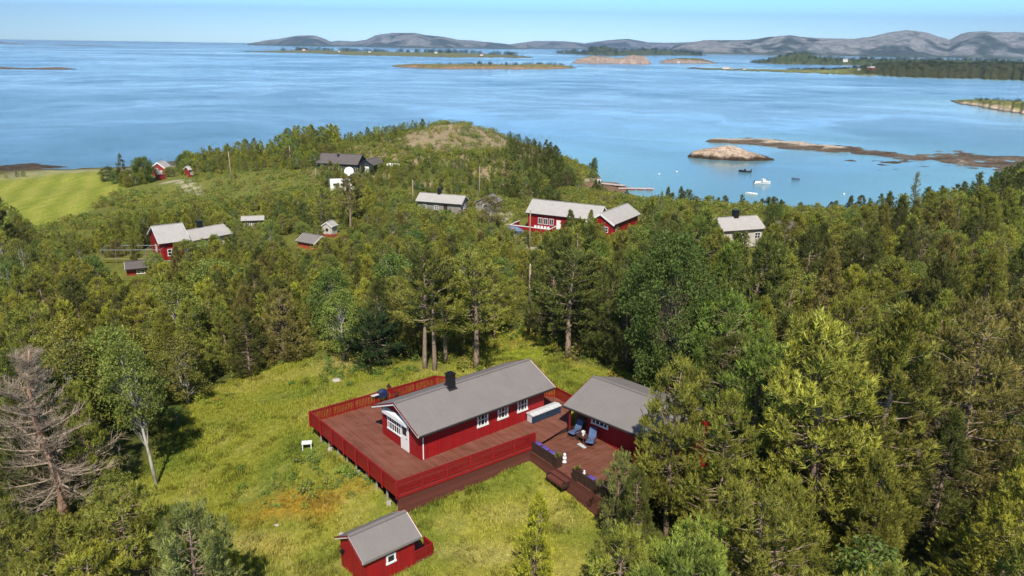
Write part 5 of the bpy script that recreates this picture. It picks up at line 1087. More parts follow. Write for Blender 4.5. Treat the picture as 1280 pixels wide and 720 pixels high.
# pines of several habits
for i, (H, Rm, base, nk, per, shp, kn) in enumerate([(10, 2.4, .03, 200, 24, .95, (.26, .26, .50)), (11, 2.8, .05, 175, 24, .8, (.28, .28, .52)), (9, 2.8, .03, 160, 24, .62, (.28, .28, .45)), (12, 2.3, .06, 195, 24, 1.1, (.25, .25, .48)), (10, 3.1, .05, 180, 26, .55, (.31, .31, .44)), (8, 2.2, .02, 130, 22, .8, (.24, .24, .42)), (11.5, 2.7, .08, 170, 24, .85, (.27, .27, .56)), (10.5, 2.6, .22, 130, 26, .6, (.34, .34, .34))]):
    kpine('pine%d' % i, 100 + i, H, Rm, base, nk, per, shp, kn=kn)
for i in range(3): kpine('pine', 600 + i, 10, 2.6 - .3 * (i == 1), .02, 46, 11, .85, size=.75, low=True, kn=(.45, .45, .7), wid=.34, blades=5)
for i in range(3): broad('birch', 620 + i, 8, 2.6, .05, 34, 26, .42, 'birch', .75, 1, 0, .95, low=True)
for i in range(2): broad('bush', 640 + i, 2., 1.5, 0, 14, 16, .30, 'bark', .8, 1, 0, .6, low=True)
pine('tall0', 201, 12, 2.2, .42, 44, 34, shape=.5, size=.5, sparse=.15); pine('tall1', 202, 12, 2.5, .36, 46, 36, shape=.6, size=.5, sparse=.15); pine('tall2', 203, 11.5, 2.1, .30, 46, 32, shape=.7, size=.5)
pine('spruce0', 301, 9, 2.0, .02, 80, 30, shape=1.5, droop=.14, size=.40, upf=.15, wid=.2); pine('spruce1', 302, 11, 1.9, .04, 92, 26, shape=1.7, droop=.2, size=.38, upf=.1, wid=.2); kpine('young', 303, 6, 1.5, .02, 150, 15, 1.05, size=.26, kn=(.2, .2, .3), gapf=.08)
pine('spread', 304, 4.6, 2.7, .02, 64, 52, shape=.6, droop=.10, size=.42, upf=.2)
for i, (H, Rm, base, ncl, per, ls, fl, mu, r_) in enumerate([(8, 2.4, .22, 80, 110, .17, .7, 1, .70), (9, 2.6, .25, 88, 110, .17, .7, 1, .72), (7, 2.6, .12, 80, 115, .18, .75, 3, .72), (6, 2.4, .06, 74, 110, .17, .75, 4, .68), (9.5, 3., .18, 110, 110, .19, .8, 2, .80), (7.5, 2.2, .18, 72, 105, .16, .65, 2, .66)]):
    broad('birch%d' % i, 400 + i, H, Rm, base, ncl, per, ls, flat=fl, multi=mu, r=r_)
broad('aspen', 450, 15, 5.2, .12, 230, 150, .22, 'bark', .85, 3, 0, 1.15, gap=.1); broad('round', 451, 8, 3.2, .08, 110, 130, .22, 'bark', .9, 2, 0, .95, gap=.1)
broad('leaning', 452, 11, 2.4, .52, 80, 120, .17, 'birch', .7, 1, -.13, .72)
for i in range(3): broad('bush%d' % i, 470 + i, 2.2, 1.3, .0, 26, 90, .13, 'bark', .8, 4, 0, .5)
bare('bare', 500)

# ------------------------------------------------------------------ where the trees stand
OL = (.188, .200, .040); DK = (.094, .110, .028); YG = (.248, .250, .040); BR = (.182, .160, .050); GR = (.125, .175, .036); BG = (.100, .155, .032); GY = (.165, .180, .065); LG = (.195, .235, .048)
TREES = []   # kind, x, y, z, scale, rz, colour, proto, label, cat, group, tilt
# areas of the photograph that trees must leave open: (polygon, distance beyond which trees may stand)
P_ = lambda *q: [tuple(q[i:i + 2]) for i in range(0, len(q), 2)]
OPEN = [(P_(225, 560, 240, 500, 300, 475, 330, 462, 430, 452, 500, 458, 545, 470, 610, 448, 625, 425, 660, 410, 690, 420, 705, 450, 790, 468, 800, 520, 790, 548, 745, 570, 742, 600, 716, 615, 722, 690, 700, 800, 420, 800, 320, 760, 285, 680, 225, 610), 999),
        (P_(650, 264, 672, 246, 760, 256, 790, 252, 800, 264, 800, 274, 784, 283, 770, 283, 745, 272, 712, 272, 705, 282, 672, 288, 640, 286), 150), (P_(512, 237, 585, 240, 634, 240, 630, 256, 590, 258, 512, 256), 165), (P_(392, 190, 448, 188, 500, 192, 498, 208, 470, 212, 395, 212), 190),
        (P_(412, 218, 440, 210, 440, 236, 412, 238), 175), (P_(192, 280, 216, 276, 240, 284, 294, 280, 290, 290, 240, 296, 226, 302, 214, 304, 213, 326, 200, 326), 118), (P_(132, 316, 190, 322, 188, 346, 155, 344, 130, 334), 104), (P_(299, 268, 332, 268, 332, 277, 299, 280), 130),
        (P_(368, 288, 398, 296, 398, 312, 380, 312, 350, 298), 112), (P_(408, 276, 428, 276, 428, 293, 408, 293), 124), (P_(430, 294, 445, 290, 470, 293, 460, 300), 120), (P_(655, 332, 667, 332, 667, 415, 655, 415), 66), (P_(640, 290, 680, 292, 676, 303, 644, 308), 140),
        (P_(140, 300, 150, 262, 108, 268, 60, 288, 40, 286, 20, 262, -80, 270, -80, 230, 0, 226, 130, 206, 400, 190, 400, 212, 330, 214, 300, 222, 240, 224, 160, 222, 150, 240, 300, 236), 60), (P_(-80, 228, 130, 210, 138, 230, 152, 236, 140, 246, 108, 264, 60, 280, 34, 272, 0, 246, -80, 280), 190),
        (P_(25, 450, 120, 450, 120, 560, 90, 650, 60, 650, 25, 560), 46.5), (P_(-90, 120, 224, 120, 224, 207, 120, 210, -90, 213), 999), (P_(158, 515, 176, 512, 208, 600, 208, 615, 186, 612), 52), (P_(-80, 236, 0, 224, 128, 211, 140, 228, 152, 234, 146, 242, 108, 262, 60, 278, 34, 270, 0, 246), 999), (P_(150, 236, 222, 222, 300, 214, 398, 212, 402, 228, 340, 240, 240, 246, 160, 252), 999), (P_(735, 240, 735, 196, 850, 206, 1300, 200, 1300, 170, 700, 170, 700, 190), 999),
        (P_(910, 274, 958, 270, 960, 283, 912, 285), 150), (P_(978, 277, 1002, 277, 1002, 282, 980, 282), 150), (P_(195, 198, 218, 198, 218, 213, 195, 214), 235), (P_(540, 270, 640, 262, 640, 280, 540, 285), 120), (P_(150, 240, 230, 228, 380, 214, 390, 230, 300, 244, 240, 250, 180, 256, 150, 258), 175),
        (P_(440, 182, 508, 180, 508, 198, 450, 200), 999), (P_(505, 164, 560, 152, 632, 156, 634, 184, 560, 192, 505, 184), 999), (P_(655, 300, 667, 300, 667, 312, 655, 312), 130), (P_(722, 222, 760, 226, 830, 236, 830, 242, 740, 256, 700, 240, 706, 228), 205), (P_(200, 212, 236, 218, 250, 232, 236, 244, 205, 232), 215), (P_(596, 210, 604, 210, 604, 240, 596, 240), 175), (P_(286, 190, 294, 190, 294, 226, 286, 226), 210)]
ENV = P_(-200, 228, 0, 232, 25, 240, 40, 292, 120, 290, 150, 262, 200, 262, 300, 250, 340, 240, 400, 238, 440, 222, 480, 240, 520, 262, 600, 268, 640, 290, 690, 282, 740, 276, 765, 268, 800, 262, 815, 254, 860, 259, 905, 268, 925, 264, 960, 274, 990, 268, 1005, 262, 1040, 274, 1075, 264, 1100, 250, 1130, 244, 1160, 244, 1190, 238, 1215, 226, 1250, 222, 1290, 208, 1500, 200)
EX_ = np.array([e[0] for e in ENV]); EY_ = np.array([e[1] for e in ENV])
OPN = []
for poly, dm in OPEN:
    xs_ = [p[0] for p in poly]; ys_ = [p[1] for p in poly]; big = dm == 999 or dm in (60, 190, 205, 210, 215, 175, 120)
    OPN.append((poly, dm if big else max(dm, at(sum(xs_) / len(xs_), max(ys_), 5)[1] + 3), min(xs_), max(xs_), min(ys_), max(ys_)))
def pip(px, py, poly):
    r = False; n = len(poly); x1, y1 = poly[-1]
    for x2, y2 in poly:
        if (y1 > py) != (y2 > py) and px < (x2 - x1) * (py - y1) / (y2 - y1) + x1: r = not r
        x1, y1 = x2, y2
    return r
RTl, UPl, FWl = RT.tolist(), UP.tolist(), FW.tolist()
def pj(x, y, z):
    z -= CZ; d = max(.5, x * FWl[0] + y * FWl[1] + z * FWl[2]); return 640 + FPX * (x * RTl[0] + y * RTl[1] + z * RTl[2]) / d, 360 - FPX * (x * UPl[0] + y * UPl[1] + z * UPl[2]) / d
def clear(x, y, z, h, r, base=.1):
    """True if a tree of height h and radius r leaves the open areas open"""
    for fz, fr in ((1, 0), (.9, .3), (.9, -.3), (.8, .55), (.8, -.55), (.65, .8), (.65, -.8), (.68, 0), (.5, 1), (.5, -1), (.3, .95), (.3, -.95), (.45, .4), (.45, -.4), (.04, 0)):
        px, py = pj(x + r * fr * .95, y, z + h * fz)
        for poly, dmax, a, b, c, d in OPN:
            if y < dmax and a < px < b and c < py < d and pip(px, py, poly): return False
    return True
class Grid:
    def __init__(s, c): s.c = c; s.d = {}
    def ok(s, x, y, r):
        i, j = int(x // s.c), int(y // s.c)
        for a in range(i - 2, i + 3):
            for b in range(j - 2, j + 3):
                for (u, v, q) in s.d.get((a, b), ()):
                    if (u - x) ** 2 + (v - y) ** 2 < (r * .5 + q * .5) ** 2: return False
        return True
    def put(s, x, y, r): s.d.setdefault((int(x // s.c), int(y // s.c)), []).append((x, y, r))
G = Grid(4.)
def put(kind, proto, x, y, h, col, label=None, group=None, rz=None, width=1., tilt=0, z=None, cat=None):
    z = gz(x, y) if z is None else z; H = PROTO[proto][2]; s = h / H; TREES.append(dict(kind=kind, proto=proto, x=x, y=y, z=z, h=h, s=s, w=s * width, col=col, label=label, group=group, rz=random.uniform(0, 6.28) if rz is None else rz, tilt=tilt, cat=cat)); G.put(x, y, PROTO[proto][3] * s * 1.5)
def place(kind, proto, px, py, top, col, label, width=1., tilt=0, rz=None, z=None, cat=None):
    b = pt(px, py) if z is None else Vector(at(px, py, z)); r_ = (px - 640) * RT - (top - 360) * UP + FPX * FW; zt = CZ + r_[2] / r_[1] * b.y
    put(kind, proto, b.x, b.y, max(1.5, zt - b.z), col, label, None, rz, width, tilt, b.z, cat)
# trees one can tell apart
place('birch_tree', 'birch3', 213, 221, 208, OL, 'low olive bush in front of the far red farmhouse', 1.3)
place('birch_tree', 'birch3', 194, 342, 316, LG, 'light green bush at the near corner of the tall red house', 1.1)
place('birch_tree', 'birch2', 236, 336, 298, OL, 'olive tree hiding the right half of the tall red house wall', 1.1)
place('birch_tree', 'birch3', 262, 330, 300, LG, 'light green tree in front of the long low wing', 1.2)
place('dead_tree', 'bare', 76, 652, 442, (1, 1, 1), 'bare dead tree with reddish trunk and grey twigs at the left edge', 1.4)
place('birch_tree', 'leaning', 196, 606, 425, LG, 'leaning birch with white trunk beside the dead tree, at the lawn edge', .78, 0, 0)
place('pine_tree', 'tall0', 531, 461, 318, DK, 'tall dark pine with bare trunk behind the deck, left one of a close pair', 1.)
place('pine_tree', 'tall1', 543.5, 463, 322, OL, 'tall pine with bare trunk behind the deck, right one of a close pair', 1.)
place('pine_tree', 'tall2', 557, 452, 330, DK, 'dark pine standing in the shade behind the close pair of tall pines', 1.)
place('pine_tree', 'tall1', 595, 461, 322, OL, 'tall open crowned pine whose bare trunk stands right behind the cabin chimney', 1.25)
place('spruce_tree', 'spread', 469, 455, 402, (.035, .065, .022), 'low dark spreading spruce at the back of the meadow, left of the tall pair', 1.05)
place('spruce_tree', 'young', 668, 728, 616, (.34, .37, .045), 'young yellow green conifer standing alone on the lawn at the bottom edge', .85)
place('aspen_tree', 'aspen', 836, 495, 294, BG, 'big round bright green broadleaf tree right of the clearing', .80)
place('pine_tree', 'tall2', 710, 447, 318, DK, 'tall dark pine with pale trunk at the right side of the clearing', 1.5)
place('pine_tree', 'pine6', 735, 440, 318, DK, 'dark green pine left of the full one behind the annex roof', 1.15)
place('pine_tree', 'pine1', 782, 462, 340, DK, 'dark green pine at the foot of the big bright green tree', 1.1)
place('pine_tree', 'pine6', 690, 425, 300, DK, 'dark green pine right of the bare pole in the clearing', 1.1)
place('pine_tree', 'pine2', 900, 520, 372, GR, 'full deep green pine below the big bright green tree', 1.1)
place('pine_tree', 'pine1', 758, 452, 330, DK, 'dark full pine between the annex roof and the bright broadleaf tree', 1.)
place('pine_tree', 'pine7', 832, 668, 450, OL, 'large open pine leaning over the right end of the annex roof', .85)
place('pine_tree', 'pine5', 772, 672, 566, GY, 'short greyish pine at the corner of the terrace', .85)
place('pine_tree', 'pine2', 792, 700, 590, DK, 'short dark pine just right of the terrace corner pine', .65)
place('pine_tree', 'pine1', 893, 700, 492, OL, 'tall olive pine with visible trunk in front of the annex end', .95)
place('birch_tree', 'birch5', 832, 648, 548, YG, 'yellow green birch bush under the large annex pine', 1.)
place('pine_tree', 'pine0', 1003, 700, 400, (.235, .235, .045), 'sunlit yellow green pine standing high in the right hand wood', 1.25)
place('pine_tree', 'pine3', 1075, 690, 382, OL, 'tall olive pine right of the sunlit high pine', 1.2)
place('pine_tree', 'pine4', 1190, 620, 385, BR, 'broad brownish pine in the right hand wood', 1.1)
place('pine_tree', 'pine6', 118, 628, 478, OL, 'full olive pine just right of the dead tree trunk', .9)
place('birch_tree', 'birch3', 140, 644, 590, LG, 'light green bush between the dead tree and the leaning birch', 1.2)
place('birch_tree', 'birch2', 150, 705, 622, YG, 'yellow green bush in front of the leaning birch', 1.2)
place('pine_tree', 'pine1', 45, 632, 492, DK, 'dark pine close behind the dead tree', 1.1)
place('dead_tree', 'bare', 1158, 640, 520, (1, 1, 1), 'small bare dead tree deep in the right hand wood', 1.)
place('dead_tree', 'bare', 250, 470, 398, (1, 1, 1), 'small bare grey tree in the wood above the lawn', .9)
place('birch_tree', 'birch0', 178, 548, 452, GR, 'deep green slim birch right behind the leaning birch', 1.1)
place('birch_tree', 'birch1', 105, 560, 430, OL, 'olive birch behind the dead tree', 1.2)
place('birch_tree', 'birch4', 150, 545, 415, LG, 'full light green birch behind the leaning white trunk', 1.)
place('pine_tree', 'pine2', 40, 590, 440, DK, 'dark bushy pine behind the left side of the dead tree', 1.)
place('pine_tree', 'pine4', 175, 800, 618, OL, 'bushy olive pine filling the lower left corner of the lawn', 1.15)
place('pine_tree', 'pine2', 262, 830, 640, GY, 'bushy grey green pine at the bottom edge left of the red shed', .95)
place('pine_tree', 'pine5', 95, 820, 650, OL, 'short olive pine at the bottom edge below the dead tree', 1.2)
place('pine_tree', 'pine1', 5, 780, 590, OL, 'olive pine cut by the left edge, below the dead tree', 1.)
place('pine_tree', 'pine4', 845, 860, 655, LG, 'bushy light olive pine rising from the bottom edge below the annex', 1.)
place('pine_tree', 'pine2', 770, 860, 672, OL, 'bushy olive pine at the bottom edge, nearest to the young conifer', 1.)
place('pine_tree', 'pine4', 930, 850, 610, OL, 'full olive pine at the bottom edge right of the light olive one', 1.1)
place('spruce_tree', 'spruce1', 1137, 288, 216, GY, 'slender grey green spruce standing highest against the bay', .9)
place('spruce_tree', 'spruce0', 1213, 285, 218, DK, 'dark broad spruce against the reef, near the right edge', 1.15)
place('spruce_tree', 'spruce1', 824, 292, 240, GY, 'thin greyish spruce against the water right of the red side house', .8)
place('spruce_tree', 'spruce0', 867, 290, 250, DK, 'small pointed spruce against the water below the rock islet', .8)
place('birch_tree', 'round', 965, 296, 254, GR, 'rounded green tree top beside the pale roof, against the bay', .7)
place('aspen_tree', 'round', 52, 330, 0, GR, '', 1) if False else None
place('pine_tree', 'pine4', -8, 330, 232, DK, 'large dark tree cut by the left edge beside the mown field', 1.1)
place('spruce_tree', 'spruce0', 154, 229, 193, DK, 'dark conical spruce at the right corner of the mown field', 1.)
place('birch_tree', 'round', 180, 228, 196, GR, 'round green garden tree left of the far red farmhouse', 1.1)
place('birch_tree', 'birch3', 134, 226, 208, DK, 'low dark bush at the corner of the mown field', 1.3)
place('birch_tree', 'round', 229, 215, 193, BG, 'bright green round tree right of the far red farmhouse', .9)
place('pine_tree', 'tall1', 403, 292, 236, OL, 'tall pine with bare pale trunk left of the tiny pink hut', 1.15)
place('pine_tree', 'tall0', 438.5, 291, 223, BR, 'reddish stemmed tall pine right of the tiny pink hut', 1.2)
place('pine_tree', 'pine0', 713, 300, 262, DK, 'small dark pine in front of the red cottage roof, left one', 1.)
place('pine_tree', 'pine3', 737, 302, 262, OL, 'small pointed pine in front of the red cottage roof, right one', .9)
place('birch_tree', 'birch5', 612, 286, 243, BR, 'tangled brownish tree right of the low grey cottage', 1.2)
place('birch_tree', 'birch0', 104, 452, 0, GR, '') if False else None
place('birch_tree', 'birch3', 515, 322, 288, BG, 'bright green low tree in the middle of the scrub', 1.3)
place('birch_tree', 'birch1', 430, 452, 362, LG, 'white stemmed birch at the back edge of the meadow', 1.)
place('pine_tree', 'tall2', 480, 452, 352, OL, '') if False else None

def tone_name(c): return {OL: 'olive', DK: 'dark green', YG: 'yellow green', BR: 'brownish', GR: 'deep green', BG: 'bright green', GY: 'grey green', LG: 'light green'}.get(c, 'green')
PCT = [OL] * 8 + [DK] * 2 + [YG] * 3 + [BR] * 1 + [GY] * 1; PCR = [OL] * 6 + [DK] * 4 + [BR] * 2 + [YG] + [GY]; BCT = [OL] * 3 + [LG] * 5 + [GR] * 4 + [YG] * 3
def env_h(x, y, z, h):
    px, py = proj(x, y, z + h); ey = float(np.interp(px, EX_, EY_)) + random.uniform(-3, 9)
    if py >= ey: return h
    r_ = (px - 640) * RT - (ey - 360) * UP + FPX * FW; return CZ + r_[2] / r_[1] * y - z
cand = []
tr_ = np.random.default_rng(5)
for f_ in FOOT: G.put(f_[0], f_[1], f_[2] * 2)
for y in np.arange(24, 292, 2.):
    for x in np.arange(-.74 * y - 8, .74 * y + 8, 2.): cand.append((x + tr_.uniform(-1, 1), y + tr_.uniform(-1, 1)))
tr_.shuffle(cand); cand = sorted(cand, key=lambda c: c[1] // 25)
CX = np.array(cand); CZv = ground_z(CX[:, 0], CX[:, 1]); INC = in_poly(CX[:, 0], CX[:, 1], COAST); PN = fbm(CX[:, 0], CX[:, 1], 22., 2, 91)
SCRUB = []
for (x, y), z, ic, pn in zip(cand, CZv.tolist(), INC, PN.tolist()):
    if not ic or z < 1.2: continue
    px, py = pj(x, y, z)
    if px < -90 or px > 1370: continue
    right = px > 690 + (py - 300) * .1; hillp = y > 186; u = tr_.random()
    if y < 60 and right: kind = 'pine' if u < .93 else 'birch'
    elif right and not hillp: kind = 'pine' if u < .74 else ('birch' if u < .92 else 'spruce')
    elif hillp and px > 420: kind = 'pine' if u < .6 else 'birch'
    elif hillp: kind = 'birch' if u < .6 else 'pine'
    else: kind = 'pine' if u < (.16 + .6 * float(pn > .56)) else 'birch'
    if kind == 'pine': pro = 'pine%d' % (0, 3, 6, 0, 3, 6, 1, 4, 5, 7, 2)[tr_.integers(11)]; h = tr_.uniform(8., 13.) if right else tr_.uniform(4.5, 8.5)
    elif kind == 'spruce': pro = ['spruce0', 'spruce1'][tr_.integers(2)]; h = tr_.uniform(7, 11)
    else: pro = 'birch%d' % tr_.integers(6); h = 3.4 + 5.2 * tr_.random() ** 1.3 if not right else tr_.uniform(6, 9)
    if hillp: h *= (.34 if px < 640 else .42) if px > 420 else .62
    elif y > 120 and not right: h *= .66
    elif y > 90 and not right: h *= .8
    R_ = PROTO[pro][3] * h / PROTO[pro][2]; sp = (1.8 if right else 1.5) if y < 75 else (1.72 if y < 120 else 1.8)
    if hillp: sp = 1.35
    if not G.ok(x, y, R_ * sp):
        if tr_.random() < (.25 if y < 120 else .35): SCRUB.append((x, y, z, kind))
        continue
    if not hillp:
        h0 = h; h = env_h(x, y, z, h)
        if h < max(1.6, h0 * .33): SCRUB.append((x, y, z, kind)); continue
    R_ = PROTO[pro][3] * h / PROTO[pro][2]
    if not clear(x, y, z, h, R_):
        h *= .55; R_ *= .55
        if h < 1.8 or not clear(x, y, z, h, R_): SCRUB.append((x, y, z, kind)); continue
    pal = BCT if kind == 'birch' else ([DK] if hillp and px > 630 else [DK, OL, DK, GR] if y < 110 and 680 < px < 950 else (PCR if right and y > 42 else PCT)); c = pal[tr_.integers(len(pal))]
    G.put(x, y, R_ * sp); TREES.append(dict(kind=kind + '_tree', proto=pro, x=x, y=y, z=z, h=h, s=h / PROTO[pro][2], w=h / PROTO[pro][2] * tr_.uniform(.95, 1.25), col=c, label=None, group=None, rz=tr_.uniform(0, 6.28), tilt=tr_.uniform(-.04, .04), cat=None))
# keep what the photograph can show: coverage of the picture from front to back
CW, CH = 320, 180; cov = np.zeros((CH, CW)); TREES.sort(key=lambda t: t['y'])
for t in TREES:
    H, Rm = PROTO[t['proto']][2:]; r = Rm * t['w']; a, b = pj(t['x'], t['y'], t['z'] + t['h']); c, d = pj(t['x'], t['y'], t['z'] + t['h'] * .1); e = pj(t['x'] + r, t['y'], t['z'] + t['h'] * .5)[0] - pj(t['x'], t['y'], t['z'] + t['h'] * .5)[0]
    t['px'] = (a + c) / 2; t['py'] = b + (d - b) * .35; t['ph'] = d - b
    x0, x1, y0, y1 = max(0, int((a - e) / 4)), min(CW, int((a + e) / 4) + 1), max(0, int(b / 4)), min(CH, int(d / 4) + 1)
    if x1 <= x0 or y1 <= y0: t['vis'] = 0; continue
    yy, xx = np.mgrid[y0:y1, x0:x1]; q = ((xx * 4 + 2 - a) / max(e, 2)) ** 2 + ((yy * 4 + 2 - (b + d) / 2) / max((d - b) / 2, 2)) ** 2 < 1; sub = cov[y0:y1, x0:x1]
    t['vis'] = float((q * np.clip(1 - sub, 0, 1)).sum() * 16); sub += q * .8
KEEP = []; REST = []
for k_ in ('pine_tree', 'birch_tree', 'spruce_tree', 'aspen_tree', 'dead_tree'):
    L_ = sorted([t for t in TREES if t['kind'] == k_ and (t['vis'] > 14 or t['label'])], key=lambda t: -t['vis'] - (1e6 if t['label'] else 0)); KEEP += L_[:285]; REST += L_[285:]
print('TREES', Counter(t['kind'] for t in KEEP), 'rest', len(REST), 'dropped', len(TREES) - len(KEEP) - len(REST), 'scrub', len(SCRUB)) if False else None
TREES = KEEP
def merge(items, name, label, mat):
    """items: (LOWP key, variant, x, y, z, height, width factor, rz, colour)"""
    VV = {3: [], 4: []}; CC = {3: [], 4: []}
    for key, var, x, y, z, h, wf, rz, col in items:
        (V, C_, n), H = LOWP[key][var % len(LOWP[key])]; s = h / H; c, s_ = cos(rz) * s * wf, sin(rz) * s * wf
        P3 = np.stack([V[:, 0] * c - V[:, 1] * s_ + x, V[:, 0] * s_ + V[:, 1] * c + y, V[:, 2] * s + z], 1); VV[n].append(P3.astype(np.float32)); CC[n].append((C_ * np.array(col)).astype(np.float32))
    for n in (3, 4):
        if not VV[n]: continue
        V = np.concatenate(VV[n]); me = np_mesh(name, V, np.arange(len(V)), np.full(len(V) // n, n), mat, np.concatenate(CC[n])); o = link(name, me, kind='stuff'); o.color = (1, 1, 1, 1); tag(o, label[n], 'woodland')
BLU = Matrix.Identity(4)
def build_tree(t):
    tm, cm, H, Rm = PROTO[t['proto']]; e = bpy.data.objects.new(t['kind'], tm)
    # the trunk is the base of the thing: an empty carries trunk and crown
    r = bpy.data.objects.new(t['kind'], None); COL.objects.link(r); r.location = (t['x'], t['y'], t['z'] - .1); r.rotation_euler = (t['tilt'], t['tilt'] * .7, t['rz']); r.scale = (t['w'], t['w'], t['s'])
    bpy.data.objects.remove(e)
    for nm, me in (('trunk', tm), (cm.name.split('.')[0], cm)):
        o = bpy.data.objects.new(nm, me); COL.objects.link(o); o.parent = r; o.color = (*t['col'], 1)
    tag(r, t['label'] or 'tree', t['cat'] or {'pine_tree': 'pine', 'spruce_tree': 'spruce', 'birch_tree': 'birch', 'aspen_tree': 'broadleaf tree', 'dead_tree': 'dead tree'}[t['kind']], t['group']); return r
LMK = [(560, 490, 'the black chimney of the long cabin', 1), (76, 560, 'the bare dead tree', 0), (196, 520, 'the leaning white birch', 0), (469, 425, 'the low spreading spruce', 0), (537, 395, 'the close pair of tall pines', 0), (836, 390, 'the big bright green tree', 0), (661, 375, 'the bare pole in the clearing', 0), (668, 670, 'the lone young conifer', 0), (485, 675, 'the small red garden shed', 0),
 (820, 510, 'the annex roof', 0), (745, 580, 'the lower terrace', 0), (215, 300, 'the tall red house', 0), (266, 288, 'the wing with the chimney', 0), (171, 335, 'the small red shed by the glasshouse', 0), (315, 272, 'the tiny grey cabin', 0), (385, 300, 'the orange red cabin', 0), (428, 285, 'the tiny pink hut', 0), (427, 228, 'the white camper', 0), (425, 200, 'the dark hillside house', 0), (545, 247, 'the low grey cottage', 0),
 (620, 250, 'the small grey hut', 0), (700, 268, 'the red cottage by the bay', 0), (782, 262, 'the red side house by the water', 0), (930, 283, 'the pale roofed cottage in the wood', 0), (988, 283, 'the dark roofed cottage in the wood', 0), (60, 245, 'the mown field', 0), (205, 208, 'the far red farmhouse', 0), (290, 208, 'the leaning pole in the meadow', 0), (750, 232, 'the pier', 0), (1137, 250, 'the slender spruce against the bay', 0), (1213, 250, 'the broad dark spruce by the reef', 0),
 (1003, 470, 'the sunlit high pine', 0), (1190, 480, 'the broad brownish pine', 0), (893, 590, 'the tall pine before the annex end', 0), (1075, 560, 'the tall olive pine right of the sunlit one', 0), (600, 165, 'the hill top rocks', 0), (470, 190, 'the rocks behind the hillside house', 0), (640, 200, 'the wooded hill slope', 0), (350, 450, 'the back of the meadow', 0), (175, 700, 'the lower left corner pine', 0), (1270, 700, 'the bottom right corner', 0), (1100, 700, 'the bottom edge right of the middle', 0), (1270, 400, 'the right edge', 0), (5, 400, 'the left edge', 0), (518, 325, 'the short pole in the scrub', 0), (120, 400, 'the wood above the dead tree', 0), (1050, 300, 'the wood edge by the bay', 0), (930, 400, 'the wood right of the big bright tree', 0), (930, 700, 'the olive pine at the bottom edge', 0)]
NM = {'pine_tree': 'pine', 'birch_tree': 'broadleaf tree', 'spruce_tree': 'spruce'}
HAB = {'pine0': 'conical', 'pine1': 'full crowned', 'pine2': 'rounded', 'pine3': 'narrow', 'pine4': 'broad', 'pine5': 'bushy', 'pine6': 'upright', 'pine7': 'open stemmed', 'spruce0': 'broad', 'spruce1': 'narrow', 'birch0': 'slim', 'birch1': 'upright', 'birch2': 'three stemmed', 'birch3': 'many stemmed', 'birch4': 'full crowned', 'birch5': 'twin stemmed'}
ORD = ['nearest', 'second nearest', 'third nearest', 'fourth nearest', 'fifth nearest', 'sixth nearest', 'seventh nearest', 'eighth nearest']
bk = {}
for t in TREES:
    if t['label']: continue
    d = [(math.hypot((t['px'] - a) * .8, (t['py'] - b) * 1.3), i) for i, (a, b, _, _) in enumerate(LMK)]; dd, i = min(d); a, b, nm, _ = LMK[i]; dx, dy_ = t['px'] - a, t['py'] - b
    rel = ('left of' if dx < 0 else 'right of') if abs(dx) > abs(dy_) * 1.2 else ('behind' if dy_ < 0 else 'in front of')
    if 'edge' in nm or 'corner' in nm or nm.startswith('the wood') or 'rocks' in nm: rel = 'at'
    sz = 'low' if t['h'] < 4.5 else ('' if t['h'] < 8.5 else 'tall')
    if t['kind'] == 'birch_tree' and len((sz + tone_name(t['col']) + HAB.get(t['proto'], '') + nm).split()) > 99: pass
    key = ' '.join(w_ for w_ in (sz, tone_name(t['col']), HAB.get(t['proto'], ''), NM[t['kind']], rel, nm) if w_); bk.setdefault(key, []).append((dd, id(t), t)); t['group'] = {'pine_tree': 'pines of the wood', 'birch_tree': 'broadleaf trees of the wood', 'spruce_tree': 'spruces of the wood'}[t['kind']]
for key, L_ in bk.items():
    L_.sort(key=lambda q_: q_[0])
    if len(L_) > 1 and len(key.split()) > 12: key = key.replace(' of the long cabin', '').replace(' of the sunlit one', '').replace('the small red shed by the glasshouse', 'the glasshouse shed').replace('the bottom edge right of the middle', 'the bottom right edge').replace('the wood right of the big bright tree', 'the wood beyond the annex').replace('the pale roofed cottage in the wood', 'the pale roofed cottage').replace('the dark roofed cottage in the wood', 'the dark roofed cottage').replace('the red side house by the water', 'the red side house').replace('the rocks behind the hillside house', 'the hillside rocks').replace('the slender spruce against the bay', 'the slender spruce').replace('the broad dark spruce by the reef', 'the broad dark spruce').replace('the olive pine at the bottom edge', 'the bottom edge pine').replace('the tall pine before the annex end', 'the annex end pine').replace('the red cottage by the bay', 'the bay cottage')
    for i, (_, _, t) in enumerate(L_): t['label'] = key if len(L_) == 1 else key + ', ' + (ORD[i] if i < 8 else 'farther') + ' one'

for t in TREES:
    if len(t['label'].split()) > 16: t['label'] = t['label'].replace('broadleaf tree', 'tree').replace(' stemmed', '-stemmed').replace(' crowned', '-crowned').replace('est one', 'est')
for t in TREES: build_tree(t)

